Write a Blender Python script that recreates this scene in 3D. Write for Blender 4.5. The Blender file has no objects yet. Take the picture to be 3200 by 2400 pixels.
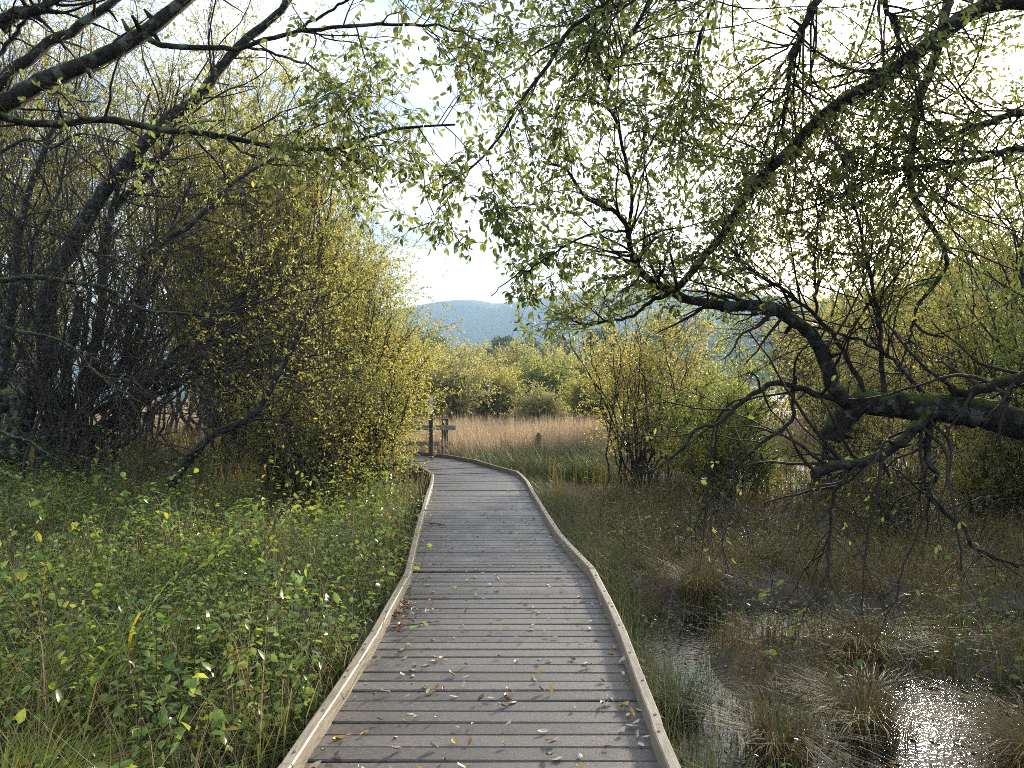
import bpy, math, random
import numpy as np
from mathutils import Vector

# ------------------------------------------------------------------ camera, sky, sun, exposure
S = bpy.context.scene
col = S.collection
rng = np.random.default_rng(7)
random.seed(7)
SUN_AZ, SUN_EL = math.radians(27.3), math.radians(15.0)

cam_d = bpy.data.cameras.new('camera')
cam = bpy.data.objects.new('camera', cam_d); col.objects.link(cam)
cam_d.sensor_width = 36.0; cam_d.lens = 26.19
cam_d.clip_start = 0.05; cam_d.clip_end = 20000
cam.location = (0, 0, 1.6)
cam.rotation_euler = (math.radians(90.73), 0, 0)
S.camera = cam

W = bpy.data.worlds.new('World'); S.world = W; W.use_nodes = True
nt = W.node_tree; nt.nodes.clear()
def N(tree, t, **kw):
    n = tree.nodes.new(t)
    for k, v in kw.items(): setattr(n, k, v)
    return n
def K(tree, a, b): tree.links.new(a, b)
wo = N(nt, 'ShaderNodeOutputWorld'); bg = N(nt, 'ShaderNodeBackground')
sky = N(nt, 'ShaderNodeTexSky', sky_type='NISHITA', sun_disc=False, sun_elevation=SUN_EL, sun_rotation=SUN_AZ,
        air_density=1.0, dust_density=2.0, ozone_density=1.0)
tc = N(nt, 'ShaderNodeTexCoord')
# thin broken cloud: noise laid on a flat layer overhead, so it foreshortens towards the horizon
sep = N(nt, 'ShaderNodeSeparateXYZ'); K(nt, tc.outputs['Generated'], sep.inputs[0])
zz = N(nt, 'ShaderNodeMath', operation='ADD'); K(nt, sep.outputs['Z'], zz.inputs[0]); zz.inputs[1].default_value = .22
zm = N(nt, 'ShaderNodeMath', operation='MAXIMUM'); K(nt, zz.outputs[0], zm.inputs[0]); zm.inputs[1].default_value = .15
dx = N(nt, 'ShaderNodeMath', operation='DIVIDE'); K(nt, sep.outputs['X'], dx.inputs[0]); K(nt, zm.outputs[0], dx.inputs[1])
dy = N(nt, 'ShaderNodeMath', operation='DIVIDE'); K(nt, sep.outputs['Y'], dy.inputs[0]); K(nt, zm.outputs[0], dy.inputs[1])
cv = N(nt, 'ShaderNodeCombineXYZ'); K(nt, dx.outputs[0], cv.inputs[0]); K(nt, dy.outputs[0], cv.inputs[1]); cv.inputs[2].default_value = 12.4
cn = N(nt, 'ShaderNodeTexNoise'); cn.inputs['Scale'].default_value = 1.15; cn.inputs['Detail'].default_value = 6; cn.inputs['Roughness'].default_value = .55
K(nt, cv.outputs[0], cn.inputs['Vector'])
cr = N(nt, 'ShaderNodeValToRGB'); K(nt, cn.outputs['Fac'], cr.inputs[0])
cr.color_ramp.elements[0].position = .36; cr.color_ramp.elements[0].color = (.85, .85, .85, 1)
cr.color_ramp.elements[1].position = .60; cr.color_ramp.elements[1].color = (1, 1, 1, 1)
cn2 = N(nt, 'ShaderNodeTexNoise'); cn2.inputs['Scale'].default_value = 3.2; cn2.inputs['Detail'].default_value = 5
K(nt, cv.outputs[0], cn2.inputs['Vector'])
cr2 = N(nt, 'ShaderNodeValToRGB'); K(nt, cn2.outputs['Fac'], cr2.inputs[0])
cr2.color_ramp.elements[0].position = .38; cr2.color_ramp.elements[0].color = (1.65, 1.95, 2.45, 1)
cr2.color_ramp.elements[1].position = .62; cr2.color_ramp.elements[1].color = (3.7, 3.85, 4.1, 1)
mx = N(nt, 'ShaderNodeMix', data_type='RGBA'); K(nt, cr.outputs['Color'], mx.inputs['Factor'])
K(nt, sky.outputs['Color'], mx.inputs['A']); K(nt, cr2.outputs['Color'], mx.inputs['B'])
# forward scatter of the veiled sun in the thin cloud
lit = N(nt, 'ShaderNodeMix', data_type='RGBA', blend_type='ADD'); lit.inputs['Factor'].default_value = .05
K(nt, mx.outputs['Result'], lit.inputs['A']); K(nt, sky.outputs['Color'], lit.inputs['B'])
# the bright aureole of a sun seen through thin cloud
nv = N(nt, 'ShaderNodeVectorMath', operation='NORMALIZE'); K(nt, tc.outputs['Generated'], nv.inputs[0])
dp = N(nt, 'ShaderNodeVectorMath', operation='DOT_PRODUCT'); K(nt, nv.outputs[0], dp.inputs[0])
dp.inputs[1].default_value = (math.sin(SUN_AZ)*math.cos(SUN_EL), math.cos(SUN_AZ)*math.cos(SUN_EL), math.sin(SUN_EL))
cl = N(nt, 'ShaderNodeMath', operation='MAXIMUM'); K(nt, dp.outputs['Value'], cl.inputs[0]); cl.inputs[1].default_value = 0
acc = lit.outputs['Result']
for pw, cc in ((20, (4.2, 3.85, 3.2)), (90, (20, 17, 13)), (1400, (90, 78, 58))):
    e_ = N(nt, 'ShaderNodeMath', operation='POWER'); K(nt, cl.outputs[0], e_.inputs[0]); e_.inputs[1].default_value = pw
    q_ = N(nt, 'ShaderNodeMix', data_type='RGBA', blend_type='MIX'); K(nt, e_.outputs[0], q_.inputs['Factor']); q_.inputs['A'].default_value = (0, 0, 0, 1); q_.inputs['B'].default_value = (*cc, 1)
    s_ = N(nt, 'ShaderNodeMix', data_type='RGBA', blend_type='ADD'); s_.inputs['Factor'].default_value = 1; K(nt, acc, s_.inputs['A']); K(nt, q_.outputs['Result'], s_.inputs['B']); acc = s_.outputs['Result']
K(nt, acc, bg.inputs['Color']); bg.inputs['Strength'].default_value = 0.11
K(nt, bg.outputs[0], wo.inputs['Surface'])

sun_d = bpy.data.lights.new('sun', 'SUN'); sun = bpy.data.objects.new('sun', sun_d); col.objects.link(sun)
sun_d.energy = 3.8; sun_d.angle = math.radians(6.0); sun_d.color = (1, .9, .74)
sdir = Vector((math.sin(SUN_AZ)*math.cos(SUN_EL), math.cos(SUN_AZ)*math.cos(SUN_EL), math.sin(SUN_EL)))
sun.rotation_euler = sdir.to_track_quat('Z', 'Y').to_euler()
sun.location = (20, 40, 30)
S.view_settings.view_transform = 'Standard'; S.view_settings.look = 'None'
S.view_settings.gamma = 1; S.view_settings.use_curve_mapping = False
S.view_settings.exposure = 1.85
S.cycles.use_denoising = False; S.cycles.filter_width = .95
S.cycles.max_bounces = 6; S.cycles.diffuse_bounces = 3; S.cycles.glossy_bounces = 3
S.cycles.transmission_bounces = 4; S.cycles.volume_bounces = 1; S.cycles.transparent_max_bounces = 4
S.cycles.sample_clamp_indirect = 4.0; S.cycles.caustics_reflective = False; S.cycles.caustics_refractive = False

# ------------------------------------------------------------------ materials
def mat(name):
    m = bpy.data.materials.new(name); m.use_nodes = True
    t = m.node_tree; t.nodes.clear()
    o = N(t, 'ShaderNodeOutputMaterial')
    return m, t, o
def ramp(t, fac, stops):
    r = N(t, 'ShaderNodeValToRGB'); K(t, fac, r.inputs[0])
    e = r.color_ramp.elements
    while len(e) < len(stops): e.new(.5)
    for i, (p, c) in enumerate(stops):
        e[i].position = p; e[i].color = (*c, 1)
    return r.outputs['Color']
def noise(t, scale, detail=4, rough=.55, vec=None, coord='Object'):
    n = N(t, 'ShaderNodeTexNoise'); n.inputs['Scale'].default_value = scale
    n.inputs['Detail'].default_value = detail; n.inputs['Roughness'].default_value = rough
    if vec is None:
        vec = N(t, 'ShaderNodeTexCoord').outputs[coord]
    K(t, vec, n.inputs['Vector'])
    return n.outputs['Fac']
def scaled(t, s, coord='Object'):
    m = N(t, 'ShaderNodeMapping'); m.inputs['Scale'].default_value = s
    K(t, N(t, 'ShaderNodeTexCoord').outputs[coord], m.inputs['Vector'])
    return m.outputs[0]
def bump(t, h, strength, dist=.01):
    b = N(t, 'ShaderNodeBump'); b.inputs['Strength'].default_value = strength; b.inputs['Distance'].default_value = dist
    K(t, h, b.inputs['Height']); return b.outputs[0]
def mixc(t, f, a, b, mode='MIX'):
    m = N(t, 'ShaderNodeMix', data_type='RGBA', blend_type=mode)
    if isinstance(f, (int, float)): m.inputs['Factor'].default_value = f
    else: K(t, f, m.inputs['Factor'])
    for k, v in (('A', a), ('B', b)):
        if isinstance(v, tuple): m.inputs[k].default_value = (*v, 1)
        else: K(t, v, m.inputs[k])
    return m.outputs['Result']
def pbsdf(t, o, rough=.7, spec=.4):
    p = N(t, 'ShaderNodeBsdfPrincipled'); p.inputs['Roughness'].default_value = rough
    p.inputs['Specular IOR Level'].default_value = spec
    if o: K(t, p.outputs[0], o.inputs['Surface'])
    return p

def leaf_mat(name, stops, trans=.45, rough=.42, gain=(1.9, 1.9, 1.3), spec=.35):
    """thin leaf: a glossy skin over a blade that lets light through; 'tint' is one random number per leaf"""
    m, t, o = mat(name)
    a = N(t, 'ShaderNodeAttribute', attribute_name='tint')
    c = ramp(t, a.outputs['Fac'], stops)
    p = pbsdf(t, None, rough, spec); K(t, c, p.inputs['Base Color'])
    tr = N(t, 'ShaderNodeBsdfTranslucent'); K(t, mixc(t, 1, c, gain, 'MULTIPLY'), tr.inputs['Color'])
    ms = N(t, 'ShaderNodeMixShader'); ms.inputs[0].default_value = trans
    K(t, p.outputs[0], ms.inputs[1]); K(t, tr.outputs[0], ms.inputs[2]); K(t, ms.outputs[0], o.inputs['Surface'])
    return m
M = {}
G = (.13, .15, .058); DG = (.090, .115, .046); YG = (.21, .21, .065); YE = (.36, .27, .03); BR = (.16, .085, .03); OL = (.12, .12, .035)
M['leaf_canopy'] = leaf_mat('leaf_canopy', [(0, DG), (.4, G), (.72, (.10, .115, .03)), (.9, (.16, .16, .055)), (.96, YE), (1, BR)], .6, .36)
M['leaf_willow'] = leaf_mat('leaf_willow', [(0, (.13, .145, .05)), (.35, YG), (.65, (.25, .225, .07)), (.85, (.29, .245, .075)), (.95, YE), (1, BR)], .58, .34)
M['leaf_green'] = leaf_mat('leaf_green', [(0, (.085, .12, .035)), (.45, (.14, .175, .05)), (.8, (.22, .22, .06)), (.95, YE), (1, BR)], .54, .34)
M['leaf_olive'] = leaf_mat('leaf_olive', [(0, (.18, .18, .075)), (.5, (.265, .245, .10)), (.85, (.33, .28, .115)), (1, (.24, .14, .05))], .55, .36)
M['leaf_scrub'] = leaf_mat('leaf_scrub', [(0, (.16, .165, .08)), (.5, (.24, .225, .11)), (.85, (.30, .26, .13)), (1, (.28, .19, .10))], .5, .45)  # far scrub leaves, greyed: distance haze is put into their colour
M['leaf_shade'] = leaf_mat('leaf_shade', [(0, (.060, .115, .028)), (.3, (.11, .19, .038)), (.6, (.18, .24, .05)), (.84, (.28, .27, .055)), (.96, YE), (1, BR)], .45, .28, spec=.5)
M['leaf_oak'] = leaf_mat('leaf_oak', [(0, (.045, .075, .02)), (.5, (.065, .10, .025)), (1, (.11, .12, .03))], .3, .6)
M['grass'] = leaf_mat('grass', [(0, (.065, .11, .025)), (.35, (.12, .16, .035)), (.6, (.19, .18, .055)), (.82, (.24, .18, .08)), (1, (.14, .085, .04))], .35, .5, (1.5, 1.5, 1.2))
M['sedge'] = leaf_mat('sedge', [(0, (.06, .085, .03)), (.3, (.12, .12, .035)), (.6, (.19, .14, .05)), (.85, (.20, .11, .045)), (1, (.10, .06, .03))], .35, .5, (1.5, 1.4, 1.1))
M['reed'] = leaf_mat('reed', [(0, (.17, .16, .075)), (.25, (.31, .235, .14)), (.6, (.40, .30, .195)), (.85, (.46, .36, .25)), (1, (.30, .20, .13))], .35, .6, (1.3, 1.25, 1.2))
M['rush'] = leaf_mat('rush', [(0, (.055, .09, .045)), (.5, (.09, .125, .05)), (.8, (.16, .16, .06)), (1, (.27, .21, .10))], .3, .5, (1.4, 1.4, 1.2))
M['blade'] = leaf_mat('blade', [(0, (.10, .22, .025)), (.45, (.17, .28, .03)), (.7, (.36, .33, .04)), (.9, (.5, .26, .04)), (1, (.36, .14, .03))], .5, .4)
M['litter'] = leaf_mat('litter', [(0, (.16, .09, .045)), (.3, (.36, .25, .14)), (.6, (.48, .38, .24)), (.85, (.44, .28, .08)), (1, (.4, .17, .05))], .2, .5, (1.2, 1.2, 1))
for nm, c in (('litter_pale', (.62, .54, .40)), ('litter_yellow', (.60, .40, .07)), ('litter_brown', (.20, .11, .06)), ('litter_orange', (.45, .20, .05))):
    m, t, o = mat(nm); p = pbsdf(t, o, .5, .4)
    K(t, mixc(t, noise(t, 60, 3), c, tuple(v*.6 for v in c)), p.inputs['Base Color']); M[nm] = m

def bark_mat(name, base, dark, lichen=.35, moss=.6, sc=14):
    m, t, o = mat(name); p = pbsdf(t, o, .85, .25)
    n1 = noise(t, sc, 6, .65); c = ramp(t, n1, [(.36, dark), (.62, base)])
    n2 = noise(t, 9, 5, .6); lm = ramp(t, n2, [(.56-.06*lichen, (0, 0, 0)), (.61, (lichen, lichen, lichen))])
    c = mixc(t, lm, c, (.24, .26, .22))
    g = N(t, 'ShaderNodeNewGeometry'); sp = N(t, 'ShaderNodeSeparateXYZ'); K(t, g.outputs['Normal'], sp.inputs[0])
    ad = N(t, 'ShaderNodeMath', operation='MULTIPLY_ADD'); K(t, noise(t, 5, 4), ad.inputs[0]); ad.inputs[1].default_value = 1.6
    K(t, sp.outputs['Z'], ad.inputs[2])
    mm = ramp(t, ad.outputs[0], [(.0, (0, 0, 0)), (1, (1, 1, 1))])
    r2 = N(t, 'ShaderNodeMapRange'); K(t, ad.outputs[0], r2.inputs['Value'])
    r2.inputs['From Min'].default_value = 1.25; r2.inputs['From Max'].default_value = 1.6; r2.inputs['To Max'].default_value = moss
    c = mixc(t, r2.outputs[0], c, mixc(t, noise(t, 40, 3), (.06, .095, .014), (.14, .18, .025)))
    K(t, c, p.inputs['Base Color'])
    K(t, bump(t, noise(t, sc*1.6, 8, .75), 1., .045), p.inputs['Normal'])
    M[name] = m
bark_mat('bark', (.058, .050, .041), (.016, .014, .012), .4)
bark_mat('bark_mossy', (.055, .047, .038), (.014, .012, .010), .55, 1.)
bark_mat('bark_pale', (.13, .115, .095), (.04, .034, .028), .5, .3)
m, t, o = mat('twig'); p = pbsdf(t, o, .8, .25)
K(t, ramp(t, noise(t, 2.5, 3), [(.3, (.020, .015, .012)), (.7, (.050, .037, .028))]), p.inputs['Base Color']); M['twig'] = m
m, t, o = mat('twig_far'); p = pbsdf(t, o, .8, .2)
K(t, ramp(t, noise(t, 1.5, 3), [(.3, (.06, .045, .03)), (.7, (.12, .09, .06))]), p.inputs['Base Color']); M['twig_far'] = m

# weathered deck boards: grey brown, fine fibres along the board, algae and damp patches, one tone per board
m, t, o = mat('deck_wood'); p = pbsdf(t, o, .5, .5)
oi = N(t, 'ShaderNodeObjectInfo')
fib = noise(t, 1, 8, .75, scaled(t, (28, 110, 60)))
spk = noise(t, 1, 4, .75, scaled(t, (70, 190, 90)))
c = ramp(t, fib, [(.3, (.055, .044, .040)), (.5, (.115, .095, .086)), (.72, (.22, .19, .175))])
c = mixc(t, ramp(t, spk, [(.55, (0, 0, 0)), (.72, (.75, .75, .75))]), c, (.30, .265, .245))
c = mixc(t, ramp(t, noise(t, 2.2, 5), [(.42, (0, 0, 0)), (.68, (.6, .6, .6))]), c, (.085, .075, .062))
c = mixc(t, ramp(t, noise(t, 1.1, 4), [(.55, (0, 0, 0)), (.75, (.35, .35, .35))]), c, (.10, .11, .06))
hv = N(t, 'ShaderNodeHueSaturation'); K(t, c, hv.inputs['Color'])
mr = N(t, 'ShaderNodeMapRange'); K(t, oi.outputs['Random'], mr.inputs['Value']); mr.inputs['To Min'].default_value = .50; mr.inputs['To Max'].default_value = .98
K(t, mr.outputs[0], hv.inputs['Value']); K(t, hv.outputs[0], p.inputs['Base Color'])
K(t, ramp(t, noise(t, 3, 5), [(.35, (.42, .42, .42)), (.7, (.64, .64, .64))]), p.inputs['Roughness'])
K(t, bump(t, fib, .55, .004), p.inputs['Normal']); M['deck_wood'] = m

m, t, o = mat('rail_wood'); p = pbsdf(t, o, .6, .4)
gr = noise(t, 1, 7, .7, scaled(t, (70, 7, 70)))
c = ramp(t, gr, [(.3, (.17, .135, .095)), (.55, (.30, .25, .185)), (.75, (.40, .345, .27))])
c = mixc(t, ramp(t, noise(t, 3.5, 5), [(.5, (0, 0, 0)), (.72, (.55, .55, .55))]), c, (.14, .12, .085))
K(t, c, p.inputs['Base Color']); K(t, bump(t, gr, .4, .004), p.inputs['Normal']); M['rail_wood'] = m
m, t, o = mat('dark_wood'); p = pbsdf(t, o, .8, .3)
c = ramp(t, noise(t, 1, 6, .7, scaled(t, (40, 40, 4))), [(.3, (.05, .042, .033)), (.7, (.12, .10, .08))]); K(t, c, p.inputs['Base Color']); M['dark_wood'] = m
m, t, o = mat('grey_wood'); p = pbsdf(t, o, .75, .3)
c = ramp(t, noise(t, 1, 6, .7, scaled(t, (4, 40, 40))), [(.3, (.20, .18, .15)), (.7, (.42, .40, .36))]); K(t, c, p.inputs['Base Color']); M['grey_wood'] = m
m, t, o = mat('steel'); p = pbsdf(t, o, .55, .5); K(t, ramp(t, noise(t, 80, 3), [(.3, (.10, .07, .05)), (.7, (.22, .19, .16))]), p.inputs['Base Color']); p.inputs['Metallic'].default_value = .6; M['steel'] = m
m, t, o = mat('sign_face'); p = pbsdf(t, o, .35, .5); K(t, ramp(t, noise(t, 6, 2), [(.4, (.32, .50, .62)), (.5, (.75, .78, .8))]), p.inputs['Base Color']); M['sign_face'] = m

m, t, o = mat('mud'); p = pbsdf(t, o, .75, .4)
c = ramp(t, noise(t, 1.3, 6), [(.3, (.028, .022, .015)), (.55, (.055, .043, .027)), (.75, (.06, .058, .026))])
c = mixc(t, ramp(t, noise(t, 14, 5), [(.5, (0, 0, 0)), (.7, (.5, .5, .5))]), c, (.085, .06, .034))
K(t, c, p.inputs['Base Color']); K(t, bump(t, noise(t, 18, 6), .8, .03), p.inputs['Normal']); M['mud'] = m
m, t, o = mat('marsh_water'); p = pbsdf(t, o, .025, .55)
p.inputs['Base Color'].default_value = (.008, .007, .005, 1)
h = N(t, 'ShaderNodeMath', operation='ADD'); K(t, noise(t, 6, 2), h.inputs[0]); K(t, noise(t, 34, 2), h.inputs[1])
K(t, bump(t, h.outputs[0], .30, .010), p.inputs['Normal']); M['marsh_water'] = m
m, t, o = mat('fell'); p = pbsdf(t, o, .95, .1)
c = ramp(t, noise(t, .011, 7, .6), [(.3, (.04, .052, .036)), (.55, (.06, .066, .045)), (.75, (.07, .065, .05))]); K(t, c, p.inputs['Base Color']); M['fell'] = m

# ------------------------------------------------------------------ mesh building
def mesh(name, V, polys, smooth=False, tint=None):
    """polys: list of int arrays (F,k)"""
    me = bpy.data.meshes.new(name)
    V = np.asarray(V, dtype=np.float32)
    polys = [np.asarray(q, dtype=np.int32) for q in polys if len(q)]
    me.vertices.add(len(V)); me.vertices.foreach_set('co', V.ravel())
    lt = np.concatenate([np.full(len(q), q.shape[1], dtype=np.int32) for q in polys])
    li = np.concatenate([q.ravel() for q in polys])
    me.loops.add(len(li)); me.loops.foreach_set('vertex_index', li)
    me.polygons.add(len(lt)); ls = np.zeros(len(lt), dtype=np.int32); ls[1:] = np.cumsum(lt)[:-1]
    me.polygons.foreach_set('loop_start', ls); me.polygons.foreach_set('loop_total', lt)
    me.polygons.foreach_set('use_smooth', np.full(len(lt), smooth, dtype=bool))
    if tint is not None:
        a = me.attributes.new('tint', 'FLOAT', 'POINT'); a.data.foreach_set('value', np.asarray(tint, dtype=np.float32))
    me.update(calc_edges=True)
    return me
def obj(name, me, m, parent=None):
    o = bpy.data.objects.new(name, me); col.objects.link(o)
    if m is not None and not me.materials: me.materials.append(M[m])
    if parent is not None:
        o.parent = parent
        o.location = -Vector(parent.location)          # meshes are written in world metres
    return o
def tag(o, label, cat=None, group=None, kind=None):
    o['label'] = label
    if cat: o['category'] = cat
    if group: o['group'] = group
    if kind: o['kind'] = kind
    return o
def thing(name, label, cat, loc, group=None):
    o = bpy.data.objects.new(name, None); o.location = loc; o.empty_display_size = .2; col.objects.link(o)
    return tag(o, label, cat, group)
def stuff_part(o): o['kind'] = 'stuff'; return o

def unit(a): return a/np.maximum(np.linalg.norm(a, axis=-1, keepdims=True), 1e-9)
def spline(P, n):
    """smooth curve through traced points, n samples evenly spaced"""
    P = np.asarray(P, float)
    Q = np.vstack([2*P[0]-P[1], P, 2*P[-1]-P[-2]]); out = []
    for i in range(1, len(Q)-2):
        a, b, c, d = Q[i-1], Q[i], Q[i+1], Q[i+2]
        for u in np.linspace(0, 1, 12, endpoint=False):
            out.append(.5*((2*b)+(-a+c)*u+(2*a-5*b+4*c-d)*u*u+(-a+3*b-3*c+d)*u**3))
    out.append(P[-1]); out = np.array(out)
    s = np.r_[0, np.cumsum(np.linalg.norm(np.diff(out, axis=0), axis=1))]
    q = np.linspace(0, s[-1], n)
    return np.stack([np.interp(q, s, out[:, k]) for k in range(out.shape[1])], -1)
def tubes(P, R, sides, lump=0.):
    """P (B,n,3) centre lines, R (B,n) radii -> verts, quads"""
    B, n, _ = P.shape
    T = unit(np.gradient(P, axis=1))
    mt = unit(T.mean(1)); ref = np.where(np.abs(mt[:, 2:3]) < .75, np.array([[0, 0, 1.]]), np.array([[1., 0, 0]]))
    u = unit(np.cross(T, ref[:, None, :])); v = np.cross(T, u)
    a = np.linspace(0, 2*np.pi, sides, endpoint=False)
    rr = R[:, :, None]*np.ones(sides)
    if lump: rr = rr*(1+lump*rng.standard_normal((B, n, sides)))
    V = P[:, :, None, :]+rr[..., None]*(np.cos(a)[None, None, :, None]*u[:, :, None, :]+np.sin(a)[None, None, :, None]*v[:, :, None, :])
    i = np.arange(B)[:, None, None]*n*sides+np.arange(n-1)[None, :, None]*sides
    j = np.arange(sides)[None, None, :]; k = (j+1) % sides
    Q = np.stack([i+j, i+k, i+sides+k, i+sides+j], -1).reshape(-1, 4)
    return V.reshape(-1, 3), Q
def tube_mesh(name, groups, cap=False):
    """groups: list of (P,R,sides[,lump])"""
    VV, QQ, off, caps = [], [], 0, []
    for g in groups:
        V, Q = tubes(*g); VV.append(V); QQ.append(Q+off)
        if cap:
            s = g[2]; caps.append((off+len(V)-s+np.arange(s))[None, :])
        off += len(V)
    pol = [np.concatenate(QQ)]
    if cap:
        pol += [c for c in caps]
    return mesh(name, np.concatenate(VV), pol, smooth=True)
def grow(P0, D, L, R0, n, wob, trop=0., endr=.3):
    B = len(P0); P = np.zeros((B, n, 3)); P[:, 0] = P0; d = unit(np.asarray(D, float)); st = (np.asarray(L)/(n-1))[:, None]
    tv = np.zeros((B, 3)); tv[:, 2] = trop
    for i in range(1, n):
        d = unit(d+wob*rng.standard_normal((B, 3))+tv); P[:, i] = P[:, i-1]+d*st
    R = np.asarray(R0)[:, None]*np.linspace(1, endr, n)[None, :]
    return P, R
def spawn(P, R, k, t0, t1, a0, a1):
    B, n, _ = P.shape
    b = np.repeat(np.arange(B), k); t = rng.uniform(t0, t1, B*k)*(n-1)
    i = np.minimum(t.astype(int), n-2); f = (t-i)[:, None]
    p = P[b, i]*(1-f)+P[b, i+1]*f; r = R[b, i]*(1-f[:, 0])+R[b, i+1]*f[:, 0]
    T = unit(P[b, i+1]-P[b, i]); q = unit(np.cross(T, rng.standard_normal((B*k, 3))))
    an = rng.uniform(a0, a1, B*k)[:, None]
    return p, np.cos(an)*T+np.sin(an)*q, r, b
def along(P, per, t0=.1):
    """leaf seats along twigs: positions and twig directions"""
    B, n, _ = P.shape; b = np.repeat(np.arange(B), per); t = rng.uniform(t0, 1, B*per)*(n-1)
    i = np.minimum(t.astype(int), n-2); f = (t-i)[:, None]
    return P[b, i]*(1-f)+P[b, i+1]*f, unit(P[b, i+1]-P[b, i])
def leaf_axes(T, droop=.35, spread=.8, flat=.7):
    n = len(T); r = rng.standard_normal((n, 3))
    A = unit(T*.5+spread*unit(r)+np.array([0, 0, -droop]))
    Nn = unit(np.array([0, 0, 1.])*flat+rng.standard_normal((n, 3))*.6)
    return A, Nn
def leaves(name, P, A, Nn, L, ratio=.45, near=False, tint=None):
    n = len(P); L = np.broadcast_to(np.asarray(L, float), (n,))[:, None]; Wd = L*ratio*rng.uniform(.72, 1.25, (n, 1))
    Sd = unit(np.cross(A, Nn)); Up = np.cross(Sd, A)
    tint = rng.random(n) if tint is None else tint
    b = np.arange(n)[:, None]
    if near:
        def pt(t, s, h): return P+A*L*t+Sd*Wd*s+Up*L*h
        V = np.stack([P, pt(.3, .38, .05), pt(.3, 0, 0), pt(.3, -.38, .05), pt(.68, .44, .03), pt(.68, 0, -.03), pt(.68, -.44, .03), pt(1, 0, -.13)], 1).reshape(-1, 3)
        b = b*8
        tr = np.concatenate([b+[[0, 1, 2]], b+[[0, 2, 3]], b+[[4, 7, 5]], b+[[5, 7, 6]]]); q = np.concatenate([b+[[1, 4, 5, 2]], b+[[2, 5, 6, 3]]])
        return mesh(name, V, [tr, q], True, np.repeat(tint, 8))
    V = np.stack([P, P+A*L*.52+Sd*Wd*.5+Up*L*.08, P+A*L-Up*L*.05, P+A*L*.52-Sd*Wd*.5+Up*L*.08], 1).reshape(-1, 3); b = b*4
    return mesh(name, V, [np.concatenate([b+[[0, 1, 2]], b+[[0, 2, 3]]])], False, np.repeat(tint, 4))
def one_leaf(name, L, ratio=.45, curl=.1):
    c = curl
    P = [(0, 0, 0), (.3, .38*ratio, c*.5), (.3, 0, 0), (.3, -.38*ratio, c*.5), (.68, .44*ratio, c*.7), (.68, 0, c*.15), (.68, -.44*ratio, c*.35), (1, 0, c)]
    return mesh(name, np.array(P)*L, [np.array([[0, 1, 2], [0, 2, 3], [4, 7, 5], [5, 7, 6]]), np.array([[1, 4, 5, 2], [2, 5, 6, 3]])], True, np.full(8, random.random()))

# grass blades: tapering bent strips
def blades(name, P, H, lean, wid, segs=3, tint=None, az=None, bend=1.0):
    n = len(P); az = rng.uniform(0, 2*np.pi, n) if az is None else az
    D = np.stack([np.cos(az), np.sin(az), np.zeros(n)], -1); Sd = np.stack([-np.sin(az), np.cos(az), np.zeros(n)], -1)
    tint = rng.random(n) if tint is None else tint
    rows = []
    for i in range(segs+1):
        f = i/segs
        c = P+D*(H*lean*(f**(1+bend)))[:, None]+np.array([0, 0, 1.])*(H*(f-.45*np.minimum(lean, 1.2)*f**3*bend))[:, None]
        w = (wid*(1-f**1.5)+.0004)[:, None]*.5 if np.ndim(wid) else wid*(1-f**1.5)*.5+.0004
        rows += [c-Sd*w, c+Sd*w]
    k = 2*(segs+1); V = np.stack(rows, 1).reshape(-1, 3); b = np.arange(n)[:, None]*k
    Q = np.concatenate([b+[[2*i, 2*i+1, 2*i+3, 2*i+2]] for i in range(segs)])
    return mesh(name, V, [Q], False, np.repeat(tint, k))

def box_mesh(name, c, h, rot=0., cham=0.):
    c = np.asarray(c, float); hx, hy, hz = h; k = cham
    prof = [(-hy, -hz), (hy, -hz), (hy, hz-k), (hy-k, hz), (-hy+k, hz), (-hy, hz-k)] if k else [(-hy, -hz), (hy, -hz), (hy, hz), (-hy, hz)]
    n = len(prof); V = np.array([(x, y, z) for x in (-hx, hx) for y, z in prof]); cs, sn = math.cos(rot), math.sin(rot)
    V = np.stack([V[:, 0]*cs-V[:, 1]*sn, V[:, 0]*sn+V[:, 1]*cs, V[:, 2]], -1)+c
    Q = np.array([[i, n+i, n+(i+1) % n, (i+1) % n] for i in range(n)])
    return mesh(name, V, [Q[:, ::-1], np.arange(n)[::-1][None, :], (n+np.arange(n))[None, :]])

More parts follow.
